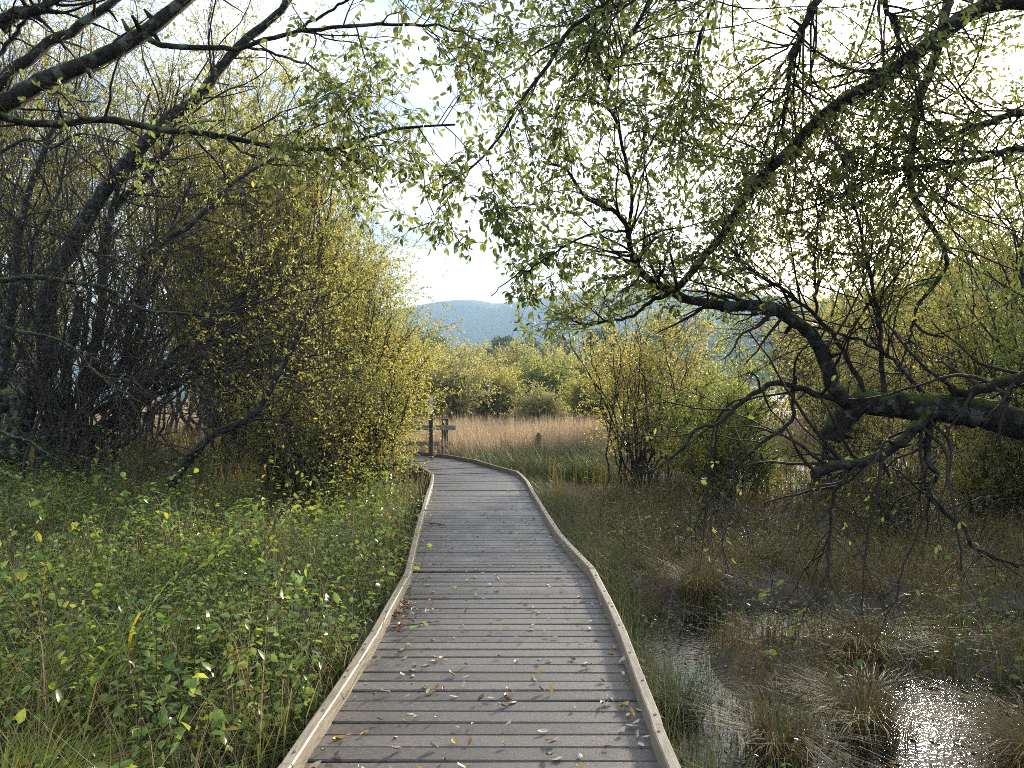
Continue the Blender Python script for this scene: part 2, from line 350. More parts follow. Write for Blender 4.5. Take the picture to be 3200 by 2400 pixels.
# smooth value noise for terrain
_g = np.random.default_rng(3).random((64, 64))
def vnoise(x, y):
    x = np.asarray(x, float); y = np.asarray(y, float)
    xi = np.floor(x).astype(int); yi = np.floor(y).astype(int); fx = x-xi; fy = y-yi
    fx = fx*fx*(3-2*fx); fy = fy*fy*(3-2*fy); g = lambda a, b: _g[a % 64, b % 64]
    return (g(xi, yi)*(1-fx)+g(xi+1, yi)*fx)*(1-fy)+(g(xi, yi+1)*(1-fx)+g(xi+1, yi+1)*fx)*fy
def sstep(a, b, x): u = np.clip((x-a)/(b-a), 0, 1); return u*u*(3-2*u)
WATER = -.36
def gz(x, y):
    """ground height in metres; the deck is z = 0"""
    x = np.asarray(x, float); y = np.asarray(y, float)
    z = -.27+.22*(vnoise(x*.55+3, y*.55)-.5)+.12*(vnoise(x*1.9, y*1.9+7)-.5)
    pond = sstep(.75, 1.2, x)*(1-sstep(6.6, 8.8, y+.15*(x-1)))*(1-sstep(5, 8, x))
    z = z-pond*(.11+.24*sstep(.25, .75, vnoise(x*1.1+9, y*1.1)))
    z = z+sstep(4, 12, -x+.0*y)*.25*sstep(8, 13, y)
    far = sstep(25, 80, np.hypot(x, y)); z = z*(1-far)-.2*far+far*.8*(vnoise(x*.03, y*.03)-.5)
    # wooded rise on the right, 250 m off
    z = z+78*np.exp(-((x-330)/170)**2-((y-430)/190)**2)+35*np.exp(-((x-120)/110)**2-((y-620)/150)**2)
    return z

# ------------------------------------------------------------------ ground, water, hill
r = np.r_[np.linspace(0, 16, 110), np.geomspace(16.3, 6000, 90)]
a = np.linspace(0, 2*np.pi, 240, endpoint=False)
RR, AA = np.meshgrid(r, a, indexing='ij'); X = RR*np.sin(AA); Y = RR*np.cos(AA)+3
V = np.stack([X, Y, gz(X, Y)], -1).reshape(-1, 3); na = len(a)
i = np.arange(len(r)-1)[:, None]*na; j = np.arange(na)[None, :]; k = (j+1) % na
Q = np.stack([i+j, i+k, i+na+k, i+na+j], -1).reshape(-1, 4)[:, ::-1]
tag(obj('ground', mesh('ground', V, [Q], True), 'mud'), 'dark peaty marsh ground running out to the horizon', kind='structure')
V = np.array([(-7, -3, WATER), (10, -3, WATER), (10, 11, WATER), (-7, 11, WATER)])
tag(obj('water', mesh('water', V, [np.array([[0, 1, 2, 3]])]), 'marsh_water'), 'shallow dark marsh water lying between the grass tussocks', kind='structure')

# the fell: a broad rounded ridge a kilometre off
prof = [(-551.03,1098.78,104.14),(-414.29,1098.96,90.47),(-277.56,1098.89,95.94),(-209.20,1098.70,110.98),(-168.18,1098.50,126.70),(-127.16,1098.39,134.90),(-99.81,1098.34,139.00),(-72.47,1098.30,141.74),(-45.12,1098.32,140.37),(-21.19,1098.39,134.90),(2.73,1098.36,137.64),(36.92,1098.28,143.79),(98.45,1098.16,153.36),(200.99,1098.04,162.25),(406.09,1098.26,145.16),(611.19,1098.70,110.98),(816.28,1098.96,90.47)]
px = np.array([q[0] for q in prof]); pz = np.array([q[2] for q in prof])
xs = np.linspace(-1320, 1320, 150); ys = np.linspace(-480, 480, 60)
XX, YY = np.meshgrid(xs, ys, indexing='ij')
top = np.interp(XX, px, pz, left=pz[0], right=pz[-1])*(1-sstep(850, 1300, np.abs(XX)))
sh = np.where(YY < 0, 1-sstep(0, 460, -YY), 1-sstep(0, 460, YY)*.9)
ZZ = top*sh+4*(vnoise(XX*.016, YY*.016)-.5)*sh*(1-sh)*4-3
V = np.stack([XX, YY+1100, ZZ], -1).reshape(-1, 3); n1 = len(ys)
i = np.arange(len(xs)-1)[:, None]*n1; j = np.arange(n1-1)[None, :]
Q = np.stack([i+j, i+n1+j, i+n1+j+1, i+j+1], -1).reshape(-1, 4)
tag(obj('hill', mesh('hill', V, [Q], True), 'fell'), 'broad rounded blue hill on the horizon beyond the trees', kind='structure')

# ------------------------------------------------------------------ boardwalk
L0 = [(-0.896,3.224),(-0.885,3.561),(-0.869,3.849),(-0.855,4.248),(-0.852,4.739),(-0.851,5.289),(-0.857,5.983),(-0.876,6.580),(-0.981,7.795),(-1.107,9.404),(-1.270,11.557),(-1.403,13.471)]
R0 = [(0.631,3.242),(0.656,3.508),(0.659,3.752),(0.661,4.032),(0.667,4.358),(0.674,4.647),(0.687,5.020),(0.696,5.460),(0.686,5.806),(0.673,6.438),(0.604,7.052),(0.502,7.846),(0.428,8.974),(0.375,10.215),(0.299,11.359),(0.223,13.218)]
R1 = [(0.110,14.309),(-0.222,15.357),(-0.595,16.255),(-0.954,17.265),(-1.294,18.075),(-1.672,18.552)]
L1 = [(-1.58, 14.5), (-1.95, 15.6), (-2.5, 16.6), (-3.3, 17.5), (-5.2, 19.0)]
LE = spline([(L0[0][0]-.02, -1.5), (L0[0][0]-.02, 1.5)]+L0+L1, 400)
RE = spline([(R0[0][0], -1.5), (R0[0][0], 1.5)]+R0+R1+[(-2.5, 19.4), (-4.3, 20.8)], 400)
def cum(E): return np.r_[0, np.cumsum(np.linalg.norm(np.diff(E, axis=0), axis=1))]
sL, sR = cum(LE), cum(RE)
yk = 13.4
uL = np.interp(yk, LE[:, 1], sL); uR = np.interp(yk, RE[:, 1], sR)
n1 = int(round((uL+uR)/2/.129)); n2 = int(round(((sL[-1]-uL)+(sR[-1]-uR))/2/.129))
tL = np.r_[np.linspace(0, uL, n1, endpoint=False), np.linspace(uL, sL[-1], n2)]
tR = np.r_[np.linspace(0, uR, n1, endpoint=False), np.linspace(uR, sR[-1], n2)]
at = lambda E, s, q: np.stack([np.interp(q, s, E[:, 0]), np.interp(q, s, E[:, 1])], -1)
bw = bpy.data.objects.new('boardwalk', None); col.objects.link(bw); bw.location = (0, 0, 0)
tag(bw, 'weathered grey plank boardwalk with raised kerb rails curving away to the left', kind='structure')
for q in range(len(tL)-1):
    a0, a1 = at(LE, sL, tL[q]+.005), at(LE, sL, tL[q+1]-.005+random.uniform(-.002, .002))
    b0, b1 = at(RE, sR, tR[q]+.005), at(RE, sR, tR[q+1]-.005+random.uniform(-.002, .002))
    if LE[-1, 1]-a0[1] < .02: break
    dz0, dz1 = random.gauss(0, .0025), random.gauss(0, .0025); e = .05; th = .036
    dL = unit(a0-b0)*e
    c = [a0+dL, a1+dL, b1-dL, b0-dL]; z = [dz0, dz0, dz1, dz1]
    if random.random() < .03: z[1] -= .012; z[2] -= .010
    ins = .006; mid0 = (c[0]+c[3])/2; mid1 = (c[1]+c[2])/2; dn = unit(mid1-mid0)*ins
    top = [c[0]+dn, c[1]-dn, c[2]-dn, c[3]+dn]
    V = [(p_[0], p_[1], h-th) for p_, h in zip(c, z)]+[(p_[0], p_[1], h-.006) for p_, h in zip(c, z)]+[(p_[0], p_[1], h) for p_, h in zip(top, z)]
    Qd = [[0, 1, 2, 3]]
    for s in (0, 4):
        for w in range(4): Qd.append([s+w, s+4+w, s+4+(w+1) % 4, s+(w+1) % 4])
    Qd.append([8, 11, 10, 9])
    me = mesh('plank', V, [np.array(Qd)]); obj('plank', me, 'deck_wood', bw)
# kerb rails in bent lengths, each with coach bolts along its top
def offset(E, d):
    T = unit(np.gradient(E, axis=0)); return E+np.stack([T[:, 1], -T[:, 0]], -1)*d
bolt_me = None
for E, s, sgn in ((LE, sL, -1), (RE, sR, 1)):
    start = .3
    while start < s[-1]-.3:
        end = min(start+random.uniform(1.35, 1.75), s[-1])
        q = np.linspace(start, end-.004, 14); wb = random.uniform(-.004, .004)
        ends = at(E, s, np.array([start, end-.004])); f_ = np.linspace(0, 1, 14)[:, None]
        ch = ends[0]*(1-f_)+ends[1]*f_; nn_ = unit(ends[1]-ends[0]); nn_ = np.array([nn_[1], -nn_[0]])*sgn
        jog = random.uniform(-.004, .004); bow = (.3*(at(E, s, q)-ch)@nn_)[:, None]*nn_      # sawn lengths, only slightly sprung to the curve
        ci = ch+bow+nn_*(jog-.002); co = ch+bow+nn_*(.052+jog)
        ht = .088+.004*np.sin(q*2.1)+wb; rows = []
        for (xa, ya), (xb, yb), h in zip(ci, co, ht):
            fx, fy = (xb-xa)*.12, (yb-ya)*.12
            rows.append([(xa, ya, -.12), (xa, ya, h-.006), (xa+fx, ya+fy, h), (xb-fx, yb-fy, h), (xb, yb, h-.006), (xb, yb, -.12)])
        V = np.array(rows).reshape(-1, 3); kx = 6
        Q = np.array([[r_*kx+w, r_*kx+(w+1) % kx, (r_+1)*kx+(w+1) % kx, (r_+1)*kx+w] for r_ in range(len(q)-1) for w in range(kx)])
        if sgn < 0: Q = Q[:, ::-1]
        rail = obj('kerb_rail', mesh('kerb_rail', V, [Q, np.arange(6)[None, :], (len(V)-6+np.arange(6))[None, ::-1]]), 'rail_wood', bw)
        for sb in np.arange(start+.10, end-.05, .42):
            for ds in (0, .09) if random.random() < .35 else (0,):
                w_ = min((sb+ds-start)/(end-start), .97)*13; w0 = int(w_); ctr_ = (ci+co)/2; pc = ctr_[w0]*(1-w_+w0)+ctr_[min(w0+1, 13)]*(w_-w0)+nn_*random.uniform(-.008, .008); hb = .088+.004*math.sin(sb*2.1)+wb
                if bolt_me is None:
                    an = np.linspace(0, 2*np.pi, 8, endpoint=False)
                    Vb = [(.009*math.cos(w), .009*math.sin(w), 0) for w in an]+[(.006*math.cos(w), .006*math.sin(w), .005) for w in an]
                    bolt_me = mesh('bolt', Vb, [np.array([[w, (w+1) % 8, 8+(w+1) % 8, 8+w] for w in range(8)]), (8+np.arange(8))[None, :]]); bolt_me.materials.append(M['steel'])
                bo = bpy.data.objects.new('bolt', bolt_me); col.objects.link(bo); bo.parent = rail
                bo.location = (pc[0], pc[1], hb)
        start = end
for f in (.12, .5, .88):
    q = np.linspace(.2, 1, 60); E = at(LE, sL, q*sL[-1])*(1-f)+at(RE, sR, q*sR[-1])*f
    o_ = offset(E, .03); i_ = offset(E, -.03)
    V = np.array([[(x1, y1, -.04), (x2, y2, -.04), (x2, y2, -.19), (x1, y1, -.19)] for (x1, y1), (x2, y2) in zip(o_, i_)]).reshape(-1, 3)
    Q = np.array([[r_*4+w, r_*4+(w+1) % 4, (r_+1)*4+(w+1) % 4, (r_+1)*4+w] for r_ in range(59) for w in range(4)])
    obj('joist', mesh('joist', V, [Q]), 'dark_wood', bw)
def on_deck(x, y, m_=0.):
    """true where the boardwalk lies (with margin)"""
    x = np.asarray(x); y = np.asarray(y)
    lx = np.interp(y, LE[:, 1], LE[:, 0]); rx = np.interp(y, RE[:, 1], RE[:, 0], right=-99)
    return (x > lx-m_) & (x < rx+m_) & (y < 20.8)

# ------------------------------------------------------------------ trees
def limb_set(defs, n=26, jit=.006):
    P, R = [], []
    for pts, r0, r1 in defs:
        c = spline(pts, n); c[1:-1] += rng.normal(0, jit, (n-2, 3)); P.append(c); R.append(np.linspace(r0, r1, n))
    return np.array(P), np.array(R)
def limbs(parent, defs, m='bark', name='limb', sides=10, cap=True):
    P, R = limb_set(defs)
    for k in range(len(P)):
        c, r_ = P[k], R[k]; n = 64
        f = np.linspace(0, len(c)-1, n); ii = np.arange(len(c))
        c2 = np.stack([np.interp(f, ii, c[:, w]) for w in range(3)], -1); r2 = np.interp(f, ii, r_)
        knot = 1+.16*np.maximum(0, np.cumsum(rng.normal(0, .35, n))*.0+rng.normal(0, 1, n)-1.3)     # swellings and old scars
        c2[1:-1] += rng.normal(0, .05, (n-2, 3))*r2[1:-1, None]
        grp_ = [(c2[None], (r2*knot)[None], sides, .055)]
        big = np.where(r2 > .02)[0]
        if len(big) > 8:                                          # broken stubs and spurs
            for w in rng.choice(big[2:-2] if len(big) > 6 else big, min(7, len(big)//6), replace=False):
                d_ = unit(np.cross(c2[min(w+1, n-1)]-c2[w-1], rng.standard_normal(3))); L_ = r2[w]+rng.uniform(.03, .11)
                q_ = np.array([c2[w], c2[w]+d_*L_*.6, c2[w]+d_*L_+np.array([0, 0, rng.uniform(-.02, .03)])]); rs = min(.35*r2[w], .022)
                grp_.append((q_[None], np.array([[rs*1.5, rs, rs*.55]]), 6, .12))
        obj(name, tube_mesh(name, grp_, cap), m, parent)
    return P, R
def leaf_objects(parent, P, A, Nn, L, m, count=280):
    """the leaves nearest the path, each an object of its own; returns the mask of the others"""
    d = np.linalg.norm(P-np.array([0, 0, 1.6]), axis=1); vis = (np.abs(P[:, 0]/np.maximum(P[:, 1], .1)) < .68) & (np.abs((P[:, 2]-1.6)/np.maximum(P[:, 1], .1)) < .52)
    d = np.where(vis, d, 1e9); idx = np.argsort(d)[:count]; mes = []
    for k in range(5):
        me = one_leaf('leaf', 1., .45, -.12); me.materials.append(M[m])
        me.attributes['tint'].data.foreach_set('value', np.full(8, [.15, .35, .5, .7, .92][k], dtype=np.float32)); mes.append(me)
    from mathutils import Matrix
    for i in idx:
        if d[i] > 1e8: continue
        a_ = A[i]; s_ = unit(np.cross(Nn[i], a_)); u_ = np.cross(a_, s_)
        o = bpy.data.objects.new('leaf', mes[random.choice((0, 0, 1, 1, 1, 2, 2, 3, 4))]); col.objects.link(o); o.parent = parent
        Mx = Matrix([[a_[0], s_[0], u_[0], 0], [a_[1], s_[1], u_[1], 0], [a_[2], s_[2], u_[2], 0], [0, 0, 0, 1]])
        o.rotation_mode = 'QUATERNION'; o.rotation_quaternion = Mx.to_quaternion(); o.scale = (L[i],)*3
        o.location = Vector(P[i])-Vector(parent.location)
    keep = np.ones(len(P), bool); keep[idx] = False
    return keep

def shrub(name, label, cat, base, ells, nst, k2=7, k3=6, per=10, leaf=.055, m='leaf_willow', twig='twig', bark='bark', group=None,
          spread=.5, arch=.5, r0=.03, l2=.30, l3=(.25, .55), ratio=.46, trop=.03, tw_r=.003, low=0., wig=.012):
    """many stems from one stool, each aimed at a point of the crown (a union of ellipsoids: centre, radii)"""
    base = np.array([base[0], base[1], float(gz(base[0], base[1]))-.05])
    root = thing(name, label, cat, base, group)
    w = np.array([e[1][0]*e[1][1]*e[1][2] for e in ells])**.67; ch = rng.choice(len(ells), nst, p=w/w.sum())
    d = unit(rng.standard_normal((nst, 3))); d[:, 2] = np.where(d[:, 2] < low-.35, -d[:, 2], d[:, 2]); rad = rng.uniform(.45, .95, nst)[:, None]
    tgt = np.array([ells[q][0] for q in ch])+d*rad*np.array([ells[q][1] for q in ch])
    tgt[:, 2] = np.maximum(tgt[:, 2], base[2]+.3)
    b0 = base+np.stack([rng.normal(0, spread*.5, nst), rng.normal(0, spread*.5, nst), np.zeros(nst)], -1)
    Ls = np.linalg.norm(tgt-b0, axis=1); ctl = b0*(1-.45)+tgt*.45; ctl[:, 2] += Ls*arch*.35; ctl += rng.normal(0, .06, (nst, 3))*Ls[:, None]
    u = np.linspace(0, 1, 14)[None, :, None]
    P1 = (1-u)**2*b0[:, None]+2*u*(1-u)*ctl[:, None]+u*u*tgt[:, None]; P1[:, 1:-1] += rng.normal(0, wig, (nst, 12, 3))*Ls[:, None, None]
    R1 = (r0*(.6+.6*rng.random(nst))*np.sqrt(Ls/Ls.mean()))[:, None]*np.linspace(1, .25, 14)[None]
    obj('stems', tube_mesh('stems', [(P1, R1, 6)]), bark, root)
    p, dd, rr, b = spawn(P1, R1, k2, .25, 1, .3, 1.0)
    P2, R2 = grow(p, dd, Ls[b]*l2*rng.uniform(.5, 1.2, len(p)), np.maximum(rr*.55, tw_r*1.6), 6, .2, trop)
    p, dd, rr, b = spawn(P2, R2, k3, .15, 1, .3, 1.1)
    P3, R3 = grow(p, dd, rng.uniform(*l3, len(p)), np.full(len(p), tw_r), 3, .22, trop*.6)
    stuff_part(obj('twigs', tube_mesh('twigs', [(P2, R2, 3), (P3, R3, 3)]), twig, root))
    lp, lt = along(P3, per); lp2, lt2 = along(P2, max(1, per//2), .4)
    lp = np.vstack([lp, lp2]); lt = np.vstack([lt, lt2])
    ok = lp[:, 2] > gz(lp[:, 0], lp[:, 1])+.05; lp, lt = lp[ok], lt[ok]
    A, Nn = leaf_axes(lt, .1, .8, .6)
    # leaves of one spray turn colour together
    tn = np.clip(.55*vnoise(lp[:, 0]*1.6+lp[:, 2], lp[:, 1]*1.6+lp[:, 2]*1.3)+.55*rng.random(len(lp))-.03, 0, 1)
    stuff_part(obj('foliage', leaves('foliage', lp, A, Nn, leaf*rng.uniform(.65, 1.25, len(lp)), ratio, False, tn), m, root))
    return root

#SECTION_TREES
# --- the tree beside the path on the left, its limbs reaching over the boards
t1 = thing('willow_tree', 'near willow at the upper left whose thick dark mossy limbs reach out over the boardwalk', 'tree', (-4.7, 4.3, -.3))
P, R = limbs(t1, [([(-4.7, 4.3, -.4), (-4.65, 4.3, .6), (-4.5, 4.35, 1.7), (-4.35, 4.5, 2.6), (-4.4, 4.6, 3.6), (-4.7, 4.7, 5.2)], .20, .09)], 'bark_mossy', 'trunk', 14)
A_ = [
 ([(-4.4, 4.5, 2.5)]+[(-3.62,4.98,3.42),(-3.44,4.98,3.52),(-3.33,5.01,3.62),(-3.16,5.04,3.73),(-2.98,5.07,3.82),(-2.80,5.10,3.93),(-2.61,5.14,4.05),(-2.50,5.17,4.17),(-2.38,5.20,4.30),(-2.31,5.23,4.38),(-2.16,5.26,4.63),(-1.97,5.55,5.25)], .085, .03),
 ([(-4.4, 4.55, 2.9)]+[(-3.74,5.17,3.62),(-3.57,5.17,3.77),(-3.53,5.22,3.88),(-3.41,5.27,4.00),(-3.31,5.32,4.14),(-3.15,5.37,4.24),(-3.07,5.42,4.37),(-2.95,5.46,4.48),(-2.85,5.51,4.64),(-2.70,5.56,4.98)], .06, .02),
 ([(-4.4, 4.45, 2.4)]+[(-3.69,4.98,3.48),(-3.44,4.98,3.46),(-3.22,4.95,3.41),(-2.95,4.92,3.39),(-2.70,4.89,3.42),(-2.50,4.86,3.38),(-2.29,4.83,3.32),(-2.00,4.80,3.29),(-1.74,4.77,3.24),(-1.55,4.74,3.16),(-1.29,4.71,3.15),(-1.09,4.68,3.14),(-0.93,4.65,3.21),(-0.71,4.61,3.25),(-0.47,4.58,3.25),(-0.35,4.58,3.26)], .036, .006),
 ([(-1.09,4.68,3.14),(-0.96,4.65,3.06),(-0.88,4.62,2.99),(-0.81,4.58,2.87)], .007, .003),
 ([(-2.17,4.93,3.35),(-2.00,4.89,3.30),(-1.86,4.85,3.26),(-1.72,4.81,3.15),(-1.52,4.76,3.07),(-1.37,4.72,3.04),(-1.28,4.68,3.05)], .012, .004),
 ([(-2.48,5.07,4.02),(-2.31,5.01,3.95),(-2.07,4.95,3.92),(-1.79,4.88,3.88),(-1.58,4.82,3.91),(-1.37,4.76,3.93),(-1.02,4.70,3.93),(-0.71,4.63,3.91),(-0.42,4.57,3.86),(-0.18,4.37,3.68)], .020, .005),
 ([(-1.79,4.97,3.93),(-1.55,4.90,3.84),(-1.32,4.82,3.73),(-1.15,4.75,3.56),(-1.02,4.68,3.35),(-0.90,4.58,3.17)], .010, .003),
 ([(-1.42,4.87,3.98),(-1.22,4.80,4.06),(-1.03,4.73,4.12),(-0.81,4.67,4.20),(-0.60,4.67,4.35)], .010, .004),
 ([(-3.71,5.37,4.25),(-3.60,5.40,4.37),(-3.45,5.43,4.42),(-3.34,5.46,4.57)], .05, .03),
 ([(-3.81,5.37,3.95),(-3.67,5.43,4.20),(-3.60,5.50,4.39),(-3.47,5.56,4.56),(-3.33,5.56,4.70)], .018, .012),
]
P, R = limbs(t1, A_, 'bark_mossy')
# finer branches, the lower ones bare and the outer ones in leaf
def dress(root, P, R, k2, len2, k3, len3, per, L, m, near=True, trop2=-.01, trop3=-.03, t0=.25, keepfn=None, tw='twig', n_obj=0, leaf_from=None, ratio=.45, r2=.006, r3=.0022, tintb=0., droop=.35):
    p, d, r_, b = spawn(P, R, k2, t0, 1, .4, 1.2)
    if keepfn is not None:
        ok = keepfn(p+d*len2[0]); p, d, r_, b = p[ok], d[ok], r_[ok], b[ok]
    P2, R2 = grow(p, d, rng.uniform(*len2, len(p)), np.minimum(np.maximum(r_*.5, .0035), r2*2), 10, .15, trop2)
    p, d, r_, b = spawn(P2, R2, k3, .12, 1, .35, 1.1)
    P3, R3 = grow(p, d, rng.uniform(*len3, len(p)), np.full(len(p), r3), 4, .2, trop3)
    if keepfn is not None:
        e = np.concatenate([keepfn(P3[:, -1]) & keepfn(P3[:, 2])]); P3, R3 = P3[e], R3[e]
        e = keepfn(P2[:, -1]) & keepfn(P2[:, 5]); P2, R2 = P2[e], R2[e]
    tw_o = stuff_part(obj('twigs', tube_mesh('twigs', [(P2, R2, 5), (P3, R3, 3)]), tw, root))
    if per <= 0: return
    src = P3 if leaf_from is None else P3[leaf_from(P3[:, -1])]
    lp, lt = along(src, per, .2)
    if keepfn is not None:
        e = keepfn(lp); lp, lt = lp[e], lt[e]
    A, Nn = leaf_axes(lt, droop, .75, .6)
    LL = L*rng.uniform(.6, 1.2, len(lp)); lp = lp+A*LL[:, None]*.12
    tn = np.clip(rng.random(len(lp))*.8+.35*(vnoise(lp[:, 0]*2, lp[:, 2]*2+lp[:, 1])-.4)+tintb, 0, 1)
    if n_obj:
        kp = leaf_objects(root, lp, A, Nn, LL, m, n_obj); lp, A, Nn, LL, tn = lp[kp], A[kp], Nn[kp], LL[kp], tn[kp]
    stuff_part(obj('foliage', leaves('foliage', lp, A, Nn, LL, ratio, near, tn), m, root))
far_enough = lambda q: np.linalg.norm(q-np.array([0, 0, 1.6]), axis=-1) > 2.6
keep1 = lambda q: far_enough(q) & (q[:, 2] > 2.55+.35*np.clip(-q[:, 0]-1.2, 0, 1)-.0*q[:, 0]) & (q[:, 0] < .25) & (q[:, 1] > 2.8)
dress(t1, P[[2, 5, 6, 7]], R[[2, 5, 6, 7]], 22, (.35, .95), 8, (.15, .4), 8, .052, 'leaf_canopy', keepfn=keep1, t0=.45, n_obj=260)
dress(t1, P[[0, 1, 2, 4, 8, 9]], R[[0, 1, 2, 4, 8, 9]], 10, (.4, 1.0), 6, (.2, .5), 1, .045, 'leaf_willow', keepfn=keep1, t0=.2)

# --- the old many-stemmed willow on the left bank
t2 = thing('willow_tree', 'old many-stemmed dark willow with mossy leaning trunks on the left bank', 'tree', (-8.2, 13, -.1))
P, R = limbs(t2, [
 ([(-9.8, 13, .8)]+[(-9.42,13.00,1.36),(-9.00,13.10,1.45),(-8.58,13.20,1.50),(-8.26,13.35,1.52),(-8.11,13.50,1.53)], .26, .16),
 ([(-8.76,13.02,0.07),(-8.71,13.01,0.71),(-8.64,13.11,1.19),(-8.58,13.20,1.56)], .24, .2),
 ([(-8.32,13.22,0.29),(-8.24,13.24,0.93),(-8.20,13.27,1.20),(-8.11,13.30,1.45)], .15, .11),
 ([(-8.28,13.42,0.27),(-8.12,13.46,0.76),(-8.02,13.51,1.14),(-8.12,13.55,1.60),(-8.11,13.59,2.24),(-8.05,13.66,2.59),(-8.01,13.72,2.96),(-8.01,13.78,3.40)], .13, .07),
], 'bark_mossy', 'trunk', 12)
B_ = [
 ([(-8.52,13.10,1.60),(-8.31,13.06,1.88),(-8.12,13.03,2.13),(-8.13,12.99,2.55),(-8.12,12.95,2.88),(-8.09,12.92,3.02),(-8.01,12.88,3.43),(-7.91,12.84,3.76),(-7.73,12.81,3.90),(-7.37,12.76,4.49),(-7.02,12.66,4.99),(-6.57,12.55,5.45),(-6.07,12.45,5.90),(-5.71,12.37,6.23),(-5.23,12.30,6.46),(-4.95,12.22,6.75),(-4.73,12.15,7.04),(-4.32,12.07,7.39),(-3.80,11.99,7.73),(-3.62,11.92,7.94),(-3.33,11.91,8.39)], .17, .05),
 ([(-8.17,13.22,0.30),(-7.91,13.13,0.50),(-7.68,13.04,0.66),(-7.39,12.95,0.82),(-7.09,12.87,0.95),(-6.83,12.78,1.16),(-6.58,12.69,1.38),(-6.31,12.60,1.61),(-5.89,12.46,1.96),(-5.32,12.32,2.35),(-4.76,12.19,2.60),(-4.37,11.98,3.02),(-4.07,11.98,3.46)], .10, .025),
 ([(-8.16,13.11,1.28),(-7.77,13.02,1.24),(-7.39,12.94,1.27),(-7.00,12.85,1.38),(-6.63,12.77,1.44),(-6.42,12.69,1.51),(-6.10,12.60,1.56),(-5.94,12.53,1.77),(-5.51,12.46,1.99),(-4.95,12.39,2.12),(-4.58,12.32,2.48),(-4.64,12.25,2.71),(-4.52,12.18,3.04)], .075, .018),
 ([(-5.96,12.60,1.60),(-5.56,12.48,1.76),(-5.20,12.37,1.93),(-4.63,12.25,2.06),(-4.20,12.14,2.13),(-3.64,12.02,2.15),(-3.08,11.91,2.23),(-2.57,11.79,2.27)], .045, .010),
 ([(-7.73,13.40,1.68),(-7.63,13.35,2.01),(-7.46,13.29,2.40),(-7.34,13.24,2.74),(-7.29,13.18,2.96),(-7.22,13.13,3.46),(-7.20,13.07,4.00),(-7.06,13.01,4.56),(-6.75,12.96,5.04),(-6.26,12.89,5.44),(-5.95,12.81,5.84),(-5.70,12.74,6.29)], .09, .03),
 ([(-7.78,13.40,1.64),(-7.37,13.31,1.81),(-7.03,13.21,1.99),(-6.73,13.12,2.30),(-6.56,13.03,2.55),(-6.41,12.93,2.83),(-6.40,12.83,3.28),(-6.35,12.74,3.81),(-6.10,12.64,4.03),(-5.72,12.55,4.28),(-5.34,12.46,4.46),(-4.86,12.36,4.91),(-4.36,12.35,5.30),(-3.90,12.35,5.53)], .085, .025),
 ([(-8.02,13.50,1.43),(-7.60,13.50,1.64),(-7.33,13.50,1.74),(-7.20,13.70,2.03),(-7.01,13.61,2.70),(-6.62,13.53,3.37),(-6.25,13.45,4.03),(-6.05,13.36,4.76),(-5.71,13.35,5.51)], .07, .02),
 ([(-10.15,14.51,0.97),(-9.92,14.50,1.87),(-9.76,14.39,2.76),(-9.56,14.28,3.64),(-9.41,14.16,4.51),(-9.17,14.05,5.37),(-8.80,13.94,6.12),(-8.49,13.93,6.91)], .11, .04),
 ([(-10.33,14.50,1.42),(-9.67,14.45,2.14),(-9.37,14.40,3.03),(-9.29,14.34,4.01),(-9.21,14.29,4.54),(-8.75,14.24,5.33),(-8.60,14.19,5.76),(-8.44,14.14,6.45)], .06, .02),
 ([(-7.97,10.98,3.31),(-7.56,10.98,3.27),(-7.05,11.02,3.33),(-6.55,11.07,3.25),(-6.01,11.11,3.16),(-5.82,11.15,3.00),(-5.55,11.20,2.85),(-5.09,11.24,2.81),(-4.51,11.29,2.79),(-4.02,11.28,2.93),(-3.42,11.28,3.11),(-2.85,11.28,3.22)], .042, .010),
 ([(-6.88,9.49,2.54),(-6.53,9.49,2.46),(-6.34,9.50,2.40),(-6.04,9.52,2.34),(-5.75,9.54,2.26),(-5.55,9.55,2.10),(-5.35,9.57,1.86),(-5.05,9.59,1.63),(-4.80,9.60,1.50),(-4.63,9.60,1.36)], .030, .008),
 ([(-5.41,9.60,1.90),(-5.27,9.57,1.81),(-4.93,9.55,1.77),(-4.78,9.52,1.71),(-4.64,9.50,1.60)], .014, .005),
 ([(-6.19,9.01,1.15),(-6.04,8.97,1.10),(-5.81,8.94,1.04),(-5.66,8.91,0.95),(-5.50,8.88,0.87),(-5.30,8.84,0.75),(-5.06,8.81,0.62)], .018, .008),
 ([(-6.12,9.20,1.30),(-6.08,9.21,1.13),(-5.94,9.21,1.01),(-5.75,9.21,0.89)], .014, .008),
 ([(-6.97,12.76,4.46),(-6.82,12.71,4.85),(-6.64,12.65,5.23),(-6.42,12.60,5.45),(-6.31,12.55,5.75),(-6.23,12.54,6.30),(-6.08,12.53,6.85)], .045, .012),
 ([(-5.86,12.40,1.99),(-5.38,12.24,2.48),(-4.78,12.09,2.80),(-4.35,11.93,3.16),(-3.93,11.78,3.36),(-3.42,11.78,3.43)], .03, .008),
 ([(-5.05,12.20,1.90),(-4.39,12.04,2.20),(-4.04,11.89,2.38),(-3.40,11.74,2.44),(-2.93,11.59,2.68),(-2.64,11.59,2.75)], .028, .008),
 ([(-8.94,12.95,5.80),(-8.39,12.84,6.01),(-7.92,12.75,5.82),(-7.39,12.64,6.02),(-6.86,12.55,5.91),(-6.31,12.55,5.67)], .03, .01),
]
P, R = limbs(t2, B_, 'bark_mossy')
keep2 = lambda q: (q[:, 2] > .25) & (q[:, 1] > 8) & (q[:, 0] < -1.75-.28*np.clip(q[:, 2]-1.6, 0, 9))
